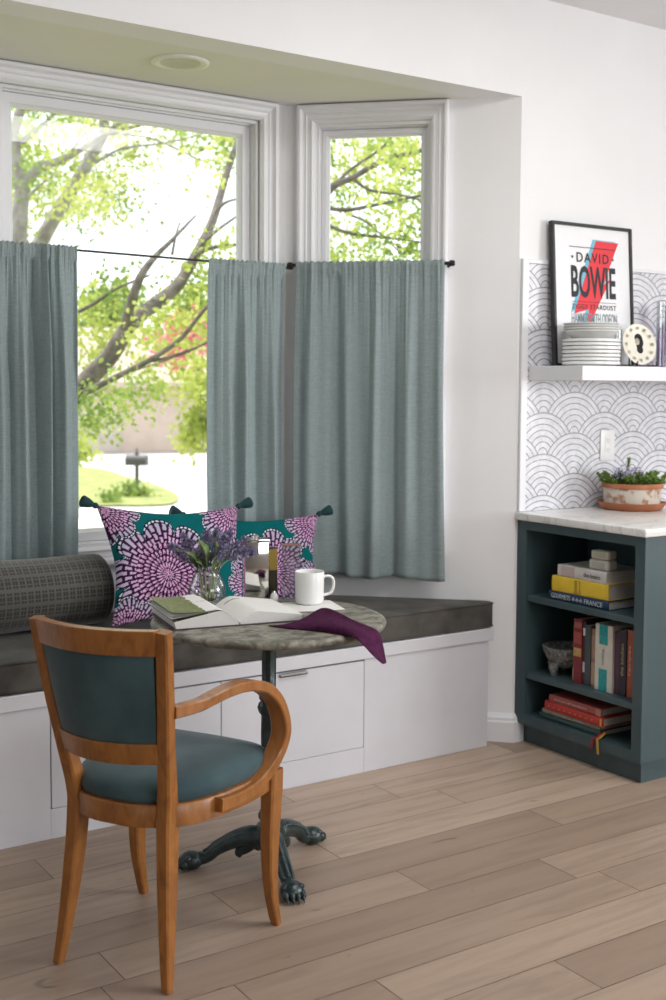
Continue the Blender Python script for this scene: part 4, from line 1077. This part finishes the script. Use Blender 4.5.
def up_book(label, y0, y1, h, x0, depth, c, bands=(), title=None, tcol=(.7, .7, .7), tw=.1):
    th = y1-y0; t = thing('book', label, 'book', (x0, (y0+y1)/2, .2915), 0, 'books standing on the middle shelf')
    bm = B(); box(bm, (0, -th/2, 0), (depth, -th/2+.002, h)); box(bm, (0, th/2-.002, 0), (depth, th/2, h)); box(bm, (-.002, -th/2, 0), (0, th/2, h), .0006, 1)
    obj('cover', bm, cover_mat('cover_paper', c), t)
    bm = B(); box(bm, (.0004, -th/2+.0022, .003), (depth-.004, th/2-.0022, h-.003)); obj('page_block', bm, m_pages, t)
    for a, b, bc in bands:
        bm = B(); box(bm, (-.0032, -th*.46, a*h), (-.0023, th*.46, b*h)); obj('spine_label', bm, noisy('spine_block', bc, tuple(min(1, x*1.3) for x in bc), 120, .5), t)
    if title:
        o = text_fit(title, tw, min(th*.5, .014), t, plain('spine_ink', tcol, .5), (0, 0, 0)); o.data.transform(Matrix.Translation((-.0037, 0, h*.55)) @ Matrix.Rotation(-PI/2, 4, 'Z') @ Matrix.Rotation(-PI/2, 4, 'Y'))
    return t
up_book('thin brown book beside the stone mortar', 3.2325, 3.249, .215, 3.285, .18, (.20, .13, .085), ((.02, .24, (.55, .47, .28)),))
up_book('dark red book with gold bands, second book from the stone mortar', 3.1895, 3.2315, .248, 3.270, .20, (.20, .018, .025), ((.42, .55, (.42, .27, .09)), (.62, .80, (.33, .06, .05)), (.86, .95, (.34, .10, .08))))
up_book('thin black book with a white tag, right of the dark red book', 3.177, 3.1885, .242, 3.276, .19, (.03, .03, .035), ((.78, .90, (.7, .7, .7)), (.2, .36, (.5, .5, .5))))
up_book('plain charcoal grey book between the thin black and tan patterned ones', 3.148, 3.176, .232, 3.274, .20, (.055, .065, .07))
up_book('tan patterned book just left of the wide cream one', 3.118, 3.1465, .222, 3.278, .19, (.26, .16, .11), ((.05, .42, (.36, .25, .18)), (.5, .9, (.30, .19, .14))))
up_book('wide cream book with two turquoise blocks on its spine', 3.030, 3.1165, .250, 3.266, .21, (.62, .59, .52), (), None)
b6 = [o for o in C.objects if o.get('label') == 'wide cream book with two turquoise blocks on its spine'][0]
m_tq = noisy('turquoise_dots', (.0, .23, .24), (.03, .40, .40), 220, .5)
for a, b in ((.70, 1.0), (.0, .33)):
    bm = B(); box(bm, (-.0034, -.018, a*.25), (-.0023, .022, b*.25)); obj('spine_label', bm, m_tq, b6, label='turquoise dotted spine block')
text_fit('cooking', .06, .016, b6, m_grey_ink, (0, 0, 0)).data.transform(Matrix.Translation((-.0037, .002, .128)) @ Matrix.Rotation(-PI/2, 4, 'Z') @ Matrix.Rotation(-PI/2, 4, 'Y'))
up_book('dark purple book right of the cream one', 3.005, 3.0285, .232, 3.276, .19, (.07, .022, .045), ((.3, .9, (.085, .03, .055)),))
up_book('black book with small yellow lettering on its spine', 2.969, 3.0035, .244, 3.272, .20, (.018, .015, .022), (), 'the kitchen', (.5, .42, .2), .12)
up_book('rust red book at the right end of the middle shelf', 2.9385, 2.967, .250, 3.276, .20, (.34, .075, .035), (), 'recipes', (.7, .45, .35), .11)
# mortar
t = thing('stone_mortar', 'rough grey stone mortar on three legs at the left of the middle shelf', 'mortar', (3.345, 3.345, .2915))
bm = B(); lathe(bm, [(0, .026), (.030, .028), (.058, .040), (.080, .064), (.092, .092), (.095, .110), (.087, .112), (.078, .098), (.060, .074), (.03, .058), (0, .054)], 40, fn=lambda a, z: 1+.015*math.sin(7*a+z*90)); obj('bowl', bm, m_molc, t, 60)
for k in range(3):
    a = k*2*PI/3+PI*.95; bm = B(); tube(bm, [(.058*math.cos(a), .058*math.sin(a), .052), (.062*math.cos(a), .062*math.sin(a), .02), (.060*math.cos(a), .060*math.sin(a), .0004)], [.024, .018, .014], 12)
    for v_ in bm.verts: v_.co.z = max(v_.co.z, .0004)
    obj('leg', bm, m_molc, t, 60)
# bottom shelf pile
z0 = .1205
flat_book('dark green cookbook at the bottom of the lowest pile with ribbon markers', 3.066, 3.392, z0, .022, 3.250, .22, (.022, .060, .058), R(0), 'cookbooks piled on the lowest shelf')
dg_ = [o for o in C.objects if o.get('label', '').startswith('dark green cookbook')][0]
for nm, c, dx, pts in (('ribbon_marker', (.24, .012, .03), 0, [(.020, -.1655, .016), (.0, -.168, .017), (-.015, -.167, .009), (-.026, -.165, .004), (-.035, -.162, .001), (-.0365, -.158, -.012), (-.037, -.150, -.042)]), ('ribbon_marker', (.45, .27, .04), 0, [(.024, -.1665, .015), (.006, -.176, .018), (-.014, -.180, .009), (-.026, -.180, .004), (-.0355, -.180, .001), (-.037, -.183, -.014), (-.0375, -.186, -.052)])):
    bm = B(); sweep_rect(bm, catmull(pts, 5), .001, .012, (0, 1, 0.0), .1); obj(nm, bm, plain('ribbon_satin', c, .4), dg_, 60, 'red ribbon' if c[1] < .1 else 'gold ribbon')
flat_book('grey-brown cookbook under the red ones in the lowest pile', 3.069, 3.375, z0+.0225, .018, 3.252, .21, (.20, .16, .13), R(.5), 'cookbooks piled on the lowest shelf', title=[('cooking at home', .45, .17, .009)], tcol=(.5, .45, .38))
flat_book('bright red cookbook with gold dots, second from the top of the lowest pile', 3.048, 3.360, z0+.0410, .034, 3.247, .21, (.42, .032, .022), R(-1), 'cookbooks piled on the lowest shelf', bands=((.955, .98, (.6, .4, .08)),), title=[('. . . . . . . . .', .45, .24, .004)], tcol=(.6, .3, .12))
flat_book('faded red cookbook with white lettering on top of the lowest pile', 3.064, 3.334, z0+.0755, .030, 3.250, .20, (.33, .075, .065), R(1), 'cookbooks piled on the lowest shelf', bands=((.90, .99, (.45, .20, .16)),), title=[('the art of cookery', .42, .17, .010)], tcol=(.62, .5, .46))

# ------------------------------------------------------------------ potted herbs
PX, PY = 3.697, 3.345
o = thing('plant_saucer', 'terracotta saucer on the marble counter under the herb pot', 'saucer', (PX, PY, .9275))
bm = B(); lathe(bm, [(0, 0), (.112, 0), (.122, .006), (.137, .026), (.139, .030), (.134, .031), (.120, .012), (.112, .007), (0, .007)], 56); obj('dish', bm, m_terra, o, 40)
t = thing('herb_pot', 'whitewashed round terracotta pot of thyme and lavender on the counter', 'potted plant', (PX, PY, .9352))
bm = B(); lathe(bm, [(0, 0), (.105, 0), (.112, .004), (.117, .0815), (.110, .0815), (.104, .010), (0, .010)], 56); obj('pot', bm, m_terra_w, t, 40)
bm = B(); lathe(bm, [(.1172, .080), (.122, .081), (.1235, .086), (.122, .096), (.118, .100), (.112, .099), (.110, .080)], 56); obj('rim', bm, m_terra, t, 40)
bm = B(); lathe(bm, [(.109, .078), (.07, .086), (0, .088)], 40, fn=lambda a, z: 1); obj('soil', bm, m_soil, t, 60)
r = random.Random(12)
def herb(n, spread, hgt, m, ctr, L, name, up_=.9, droop=0):
    bm = B()
    for k in range(n):
        a = r.uniform(0, 2*PI); rr = spread*math.sqrt(r.random()); b = Vector((ctr[0]+rr*math.cos(a), ctr[1]+rr*math.sin(a), .086)); h_ = hgt*r.uniform(.45, 1)
        tip = b+Vector((math.cos(a)*h_*.55*rr/spread, math.sin(a)*h_*.55*rr/spread, h_*up_-droop*rr)); cl = catmull([b, b.lerp(tip, .5)+Vector((0, 0, h_*.15)), tip], 5)
        tube(bm, cl, [.0012, .0007], 5, cap=False)
        for p in cl[2:]:
            for q in range(4): leaf(bm, p, (rvec(r)+Vector((0, 0, .5))), rvec(r), L*r.uniform(.7, 1.2), L*.55)
    return obj(name, bm, m, t)
herb(34, .078, .060, m_herb, (-.045, .02), .013, 'dark_herb_foliage'); herb(40, .072, .070, m_herb_y, (.05, -.015), .011, 'thyme_foliage', droop=.12); herb(9, .03, .035, m_herb_y, (.105, -.02), .011, 'trailing_foliage', .4)
bm = B(); cl = catmull([(-.03, 0, .086), (-.028, .002, .14), (-.022, .0, .195)], 10); tube(bm, cl, [.002, .001], 6)
for i, p in enumerate(cl[6:]):
    for q in range(7): a = q*2*PI/7+i; leaf(bm, p, Vector((math.cos(a), math.sin(a), .9)), Vector((0, 0, 1)), .017, .0045)
obj('rosemary_sprig', bm, m_herb, t)
bm = B()
for x_, y_ in ((-.075, -.02), (-.055, .02), (-.03, -.03), (-.005, .01), (-.065, -.04), (.01, -.03), (-.045, -.005), (-.085, .01)):
    for k in range(22): leaf(bm, Vector((x_, y_, .142+r.uniform(-.018, .018)))+rvec(r)*.011, rvec(r), rvec(r), .012, .009)
obj('lavender_flowers', bm, m_lav, t)

# ------------------------------------------------------------------ outdoors
GZ = -1.3
bm = B()
for x, y in ((0, 0),): pass
v = [bm.verts.new(q) for q in ((-60, 4.5, GZ-.02), (120, 4.5, GZ-.02), (120, 140, GZ-.02), (-60, 140, GZ-.02))]; bm.faces.new(v); struct('ground_driveway', bm, m_drive)
def gpoly(name, pts, z, m):
    bm = B(); vs = [bm.verts.new((x, y, z)) for x, y in pts]; bm.faces.new(vs); return struct(name, bm, m)
# lawns: around the house, and the rounded island by the mailbox
bm = B(); box(bm, (-14, 4.6, GZ-.01), (16, 15.5, GZ+.01)); struct('ground_lawn_near_house', bm, m_lawn)
isl = catmull([(2.0, 24.0, 0), (7.0, 24.9, 0), (10.05, 25.1, 0), (11.36, 24.5, 0), (12.1, 24.75, 0), (13.0, 26.4, 0), (13.77, 29.0, 0), (14.42, 32.7, 0), (15.0, 36.0, 0), (14.5, 37.4, 0), (13, 38.5, 0), (8, 39.5, 0), (2, 40, 0)], 6)
gpoly('ground_lawn_by_drive', [(p.x, p.y) for p in isl], GZ+.02, m_lawn)
# unseen eave added over the bay to keep direct sun out
bm = B(); box(bm, (-3.0, W+TH+.01, 2.80), (3.6, BM+.85, 2.94)); struct('sun_blocking_eave', bm, m_trim)
# mailbox
mp = Vector((12.83, 28.41, GZ+.02))
t = thing('mailbox', 'dark mailbox on a post at the edge of the lawn outside', 'mailbox', mp, R(48))
bm = B(); box(bm, (-.045, -.045, 0), (.045, .045, .88), .006, 1); obj('post', bm, m_mail, t)
bm = B(); box(bm, (-.13, -.28, .62), (.13, .28, .76)); 
n = 12
for k in range(n):
    a0, a1 = PI*k/n, PI*(k+1)/n
    q = [(.13*math.cos(a0), .76+.13*math.sin(a0)), (.13*math.cos(a1), .76+.13*math.sin(a1))]
    vv = [bm.verts.new((q[0][0], -.28, q[0][1])), bm.verts.new((q[1][0], -.28, q[1][1])), bm.verts.new((q[1][0], .28, q[1][1])), bm.verts.new((q[0][0], .28, q[0][1]))]; bm.faces.new(vv)
    for yy in (-.28, .28): bm.faces.new([bm.verts.new((q[0][0], yy, q[0][1])), bm.verts.new((q[1][0], yy, q[1][1])), bm.verts.new((0, yy, .76))])
obj('letter_box', bm, m_mail, t)
bm = B(); box(bm, (-.05, -.04, .885), (.05, .04, .97), .01, 1); box(bm, (-.02, -.02, .97), (.02, .02, 1.06)); obj('post_cap', bm, m_mail, t)
# house across the drive: garage wall, door, roof
hx = Vector((.93, -.03, 0)).normalized()
t = thing('neighbour_house', 'beige house with a wide garage across the driveway', 'house', (17.0, 45.5, GZ), R(-14))
bm = B(); box(bm, (-12, 0, 0), (14, 8, 2.9)); obj('walls', bm, m_house, t)
bm = B(); box(bm, (-3.6, -.08, .0), (2.6, -.005, 2.35)); dr = obj('garage_door', bm, m_garage, t)
bm = B()
for k in range(3): box(bm, (-3.55, -.10, .55+.58*k), (2.55, -.081, .58+.58*k))
obj('panel_groove', bm, m_roof, dr)
bm = B(); pr = [(-.9, 2.62), (-.9, 2.84), (4.0, 5.2), (8.9, 2.84), (8.9, 2.62)]
lo = [bm.verts.new((-13, y, z)) for y, z in pr]; hi = [bm.verts.new((15, y, z)) for y, z in pr]
for i in range(5): bm.faces.new((lo[i], lo[(i+1) % 5], hi[(i+1) % 5], hi[i]))
bm.faces.new(lo); bm.faces.new(hi[::-1]); bmesh.ops.recalc_face_normals(bm, faces=bm.faces[:]); obj('roof', bm, m_roof, t)
# trees: branches follow the photograph's at their own distance, leaves around them
def leaves(bm, c, rad, n, L, r, flat=.8, mi=0):
    for _ in range(n):
        p = c+Vector((r.gauss(0, .45)*rad, r.gauss(0, .45)*rad, r.gauss(0, .45)*rad*flat)); leaf(bm, p, rvec(r), rvec(r), L*r.uniform(.7, 1.2), L*.62, mi, .2)
def tree(name, label, cat, branches, clumps, m_b, m_l, seed, base=None, L=.09, mult=1):
    """branches: list of (pts[(px,py,depth)], r0, r1); clumps: (px,py,depth,radius,count)"""
    r = random.Random(seed); b0 = at(*base) if base else at(*branches[0][0][0]); b0.z = GZ
    t = thing(name, label, cat, b0)
    bm = B(); inv = Vector(b0)
    for pts, r0, r1 in branches:
        P = catmull([at(*p)-inv for p in pts], 6); tube(bm, P, [r0, r1], 9)
    if base: 
        P0 = at(*branches[0][0][0])-inv; tube(bm, catmull([Vector((0, 0, 0)), Vector((P0.x*.3, P0.y*.3, P0.z*.55)), P0], 6), [branches[0][1]*1.25, branches[0][1]], 10)
    obj('trunk', bm, m_b, t, 180)
    ms = m_l if isinstance(m_l, list) else [m_l]; bm = B()
    for px, py, d, rad, n in clumps:
        if callable(n): continue
        leaves(bm, at(px, py, d)-inv, rad, n*mult, L, r, .8, r.randrange(len(ms)))
    obj('foliage', bm, ms, t)
    return t
D1 = 9.5
br = [([(66, 408, D1), (84, 384, D1), (110, 356, D1), (129, 326, D1), (150, 308, D1+.2), (176, 287, D1+.4), (192, 262, D1+.6), (212, 222, D1+.9), (226, 175, D1+1.1), (238, 140, D1+1.2)], .086, .026),
      ([(124, 332, D1), (131, 305, D1-.2), (140, 278, D1-.3), (154, 258, D1-.2), (172, 240, D1), (196, 215, D1+.2)], .050, .008),
      ([(192, 262, D1+.6), (205, 250, D1+.5), (232, 245, D1+.4), (246, 246, D1+.4)], .025, .010),
      ([(200, 248, D1+.7), (215, 232, D1+.5), (240, 214, D1+.3)], .022, .009), ([(205, 235, D1+.8), (222, 205, D1+.6), (245, 198, D1+.5)], .020, .008),
      ([(82, 394, D1), (110, 380, D1-.4), (146, 362, D1-.8), (178, 341, D1-1.0), (200, 315, D1-1.2), (225, 285, D1-1.4)], .028, .010),
      ([(78, 312, D1+.3), (95, 303, D1+.3), (118, 288, D1+.2), (150, 275, D1+.1)], .018, .008),
      ([(146, 362, D1-.8), (170, 357, D1-.9), (200, 346, D1-1), (226, 330, D1-1)], .014, .006),
      ([(92, 392, D1), (118, 376, D1+.3), (155, 364, D1+.4), (190, 352, D1+.5)], .013, .005),
      ([(172, 255, D1), (176, 235, D1), (180, 222, D1)], .012, .006)]
cl = []
r = random.Random(9)
for px, py, rad, n in [(90, 320, .38, 150), (105, 345, .30, 110), (92, 408, .34, 150), (112, 405, .30, 110), (138, 388, .28, 80), (156, 376, .26, 60), (100, 365, .28, 70), (150, 335, .30, 90), (175, 310, .34, 110), (195, 300, .34, 130), (200, 330, .34, 120), (120, 290, .30, 70), (88, 424, .22, 70), (205, 270, .32, 80), (160, 392, .16, 30), (196, 380, .26, 60), (225, 250, .3, 50), (215, 170, .3, 26), (232, 150, .25, 22)]:
    cl.append((px, py, D1+r.uniform(-.8, 2.2), rad, n))
tree('leafy_tree', 'leafy tree with a dark leaning trunk, seen between the two main-window curtains', 'tree', br, cl, m_bark, [m_leaf1, m_leaf2, m_leaf1], 1, base=(40, 470, D1-.2), L=.055, mult=2)
D2 = 13
br = [([(18, 260, D2), (20, 215, D2), (22, 190, D2), (17, 165, D2), (14, 135, D2), (22, 105, D2), (30, 80, D2)], .10, .045), ([(20, 185, D2), (40, 168, D2), (66, 158, D2), (92, 142, D2+.3), (108, 134, D2+.4), (150, 122, D2+.6)], .06, .02),
      ([(16, 148, D2), (30, 135, D2), (48, 120, D2), (62, 105, D2)], .04, .015), ([(30, 262, D2+.5), (52, 222, D2+.5), (78, 180, D2+.5), (98, 145, D2+.5), (104, 128, D2+.5), (102, 100, D2+.5)], .095, .05), ([(100, 140, D2+.5), (116, 125, D2+.6), (135, 114, D2+.7)], .04, .02),
      ([(85, 170, D2+.5), (105, 157, D2+.6), (125, 148, D2+.8), (170, 142, D2+1), (215, 130, D2+1)], .025, .008), ([(66, 158, D2), (80, 140, D2), (98, 118, D2)], .02, .008), ([(110, 134, D2+.5), (150, 138, D2+.7), (200, 160, D2+1), (225, 172, D2+1)], .018, .006),
      ([(78, 178, D2+.5), (100, 190, D2+.3), (120, 200, D2)], .012, .005), ([(25, 200, D2), (40, 185, D2-.3), (60, 170, D2-.4)], .018, .007), ([(170, 130, D2+1), (190, 120, D2+1), (240, 128, D2+1)], .016, .006), ([(24, 110, D2), (50, 112, D2), (80, 118, D2)], .014, .005)]
cl = []
for k in range(58): cl.append((r.uniform(10, 150), r.uniform(85, 215)+0, D2+r.uniform(-.8, 3), .36, r.randint(20, 60)))
for k in range(26): cl.append((r.uniform(130, 240), r.uniform(105, 165), D2+r.uniform(0, 3), .34, r.randint(16, 40)))
for k in range(12): cl.append((r.uniform(10, 70), r.uniform(190, 245), D2+r.uniform(0, 3), .32, r.randint(8, 18)))
tree('shade_tree', 'taller pale-barked tree spreading across the top left of the main window', 'tree', br, cl, m_bark_l, [m_leaf1, m_leaf1, m_leaf2], 2, base=(5, 470, D2), L=.065, mult=2)
D3 = 8.5
br = [([(270, 330, D3), (300, 235, D3), (330, 190, D3), (352, 178, D3), (385, 160, D3), (430, 148, D3), (470, 130, D3)], .035, .010), ([(318, 205, D3), (345, 210, D3), (385, 203, D3), (430, 195, D3), (470, 200, D3)], .018, .006), ([(352, 178, D3), (370, 190, D3), (400, 195, D3), (440, 205, D3)], .014, .005),
      ([(330, 190, D3), (350, 170, D3), (385, 145, D3), (400, 120, D3)], .014, .005), ([(310, 215, D3), (345, 232, D3), (390, 238, D3), (440, 245, D3)], .016, .006), ([(350, 215, D3), (370, 225, D3), (410, 262, D3)], .010, .004), ([(385, 160, D3), (410, 170, D3), (450, 168, D3)], .010, .004)]
cl = []
for k in range(62): cl.append((r.uniform(315, 445), r.uniform(130, 275), D3+r.uniform(-.5, 3.5), .26, r.randint(16, 40)))
for k in range(16): cl.append((r.uniform(360, 430), r.uniform(132, 165), D3+r.uniform(-.5, 2), .2, r.randint(10, 22)))
tree('slender_tree', 'light airy tree with thin twigs outside the narrow angled window', 'tree', br, cl, m_bark, [m_leaf1, m_leaf1, m_leaf2], 3, base=(262, 480, D3), L=.05, mult=2)
D4 = 20
tree('blossom_tree', 'small pink-blossomed tree beyond the dark leaning trunk outside', 'tree', [([(214, 420, D4), (204, 380, D4), (186, 345, D4)], .08, .03)], [(183, 340, D4, .55, 220), (190, 328, D4, .40, 110), (178, 350, D4, .40, 90)], m_bark, m_pink, 4, base=(220, 470, D4), L=.16)
def shrub(label, px, py, d, rad, n, m, L, seed, extra=()):
    r2 = random.Random(seed); b0 = at(px, py, d); b0.z = GZ+.02
    t = thing('shrub', label, 'shrub', b0); bm = B(); c = at(px, py, d)-b0
    tube(bm, [Vector((0, 0, 0)), Vector((c.x, c.y, max(c.z, .12)))], [.05, .02], 7); obj('stem', bm, m_bark, t, 180)
    bm = B(); leaves(bm, c, rad, n, L, r2)
    for ex, ey, er, en in extra: leaves(bm, at(ex, ey, d)-b0, er, en, L, r2)
    for v in bm.verts: v.co.z = max(v.co.z, .0)
    obj('foliage', bm, m, t)
shrub('yellow-green bush overhanging the driveway at the right of the curtain gap', 216, 425, 17, .5, 300, [m_leaf1], .11, 5, ((200, 428, .36, 260), (192, 440, .26, 160), (208, 400, .45, 240), (205, 375, .45, 220)))
shrub('round yellow bush by the left curtain edge outside', 76, 450, 24, .40, 300, [m_leaf1], .14, 6)
shrub('low pale shrub at the foot of the mailbox', 135, 494, 29, .42, 260, [m_leaf2], .14, 7)
shrub('small dark green bush on the lawn left of the mailbox', 110, 499, 27.5, .28, 240, [m_leaf2], .10, 8)
# distant greenery beyond the house
for i, (px, py, d, rad, lb) in enumerate([(108, 335, 74, 4.0, 'big green tree standing behind the left part of the beige house'), (212, 335, 74, 4.0, 'big yellow-green tree behind the right part of the beige house')]):
    tree('background_tree', lb, 'tree', [([(px, 430, d), (px, 390, d), (px, py, d)], .35, .15)], [(px+r.uniform(-26, 26), py+r.uniform(-35, 40), d+r.uniform(-1.5, 1.5), rad*.5, 110) for k in range(8)], m_bark, [m_leaf2, m_leaf1], 20+i, L=.7)

# ------------------------------------------------------------------ light
w = bpy.data.worlds.new('world'); sc.world = w; w.use_nodes = True
bg = w.node_tree.nodes['Background']; bg.inputs[0].default_value = (.93, .97, 1.0, 1); bg.inputs[1].default_value = 2.3
sd = bpy.data.lights.new('sun', 'SUN'); sd.energy = 6.5; sd.angle = R(.6); sd.color = (1, .96, .88)
so = bpy.data.objects.new('sun', sd); C.objects.link(so)
sdir = Vector((-.35, .42, 1.30)).normalized(); so.rotation_euler = sdir.to_track_quat('Z', 'Y').to_euler()
def area(name, loc, target, sx, sy, power, col=(1, 1, 1)):
    d = bpy.data.lights.new(name, 'AREA'); d.shape = 'RECTANGLE'; d.size = sx; d.size_y = sy; d.energy = power; d.color = col
    o = bpy.data.objects.new(name, d); C.objects.link(o); o.location = loc
    o.rotation_euler = (Vector(loc)-Vector(target)).to_track_quat('Z', 'Y').to_euler(); return o
# room fill lamps added at assumed windows behind the viewer and on the right
area('fill_back', (2.45, RY0+.05, 1.70), (2.45, 3, 1.45), 2.8, 1.4, 56, (.965, .985, 1))
area('fill_right', (RX1-.05, -1.4, 1.7), (0, 1.6, 1.2), 2.7, 1.45, 205, (.965, .985, 1))
area('fill_overhead', (2.55, 1.75, ZC-.02), (2.55, 1.75, 0), 1.1, 1.1, 38, (1, .985, .965))  # overhead lamp added to brighten the tabletop and open book

sc.view_settings.view_transform = 'Standard'; sc.view_settings.look = 'None'; sc.view_settings.gamma = 1; sc.view_settings.exposure = -.24; sc.view_settings.use_curve_mapping = False
cy_ = sc.cycles
cy_.use_denoising = True; cy_.max_bounces = 8; cy_.diffuse_bounces = 4; cy_.glossy_bounces = 3; cy_.transmission_bounces = 4; cy_.transparent_max_bounces = 16; cy_.sample_clamp_indirect = 6; cy_.caustics_reflective = False; cy_.caustics_refractive = False
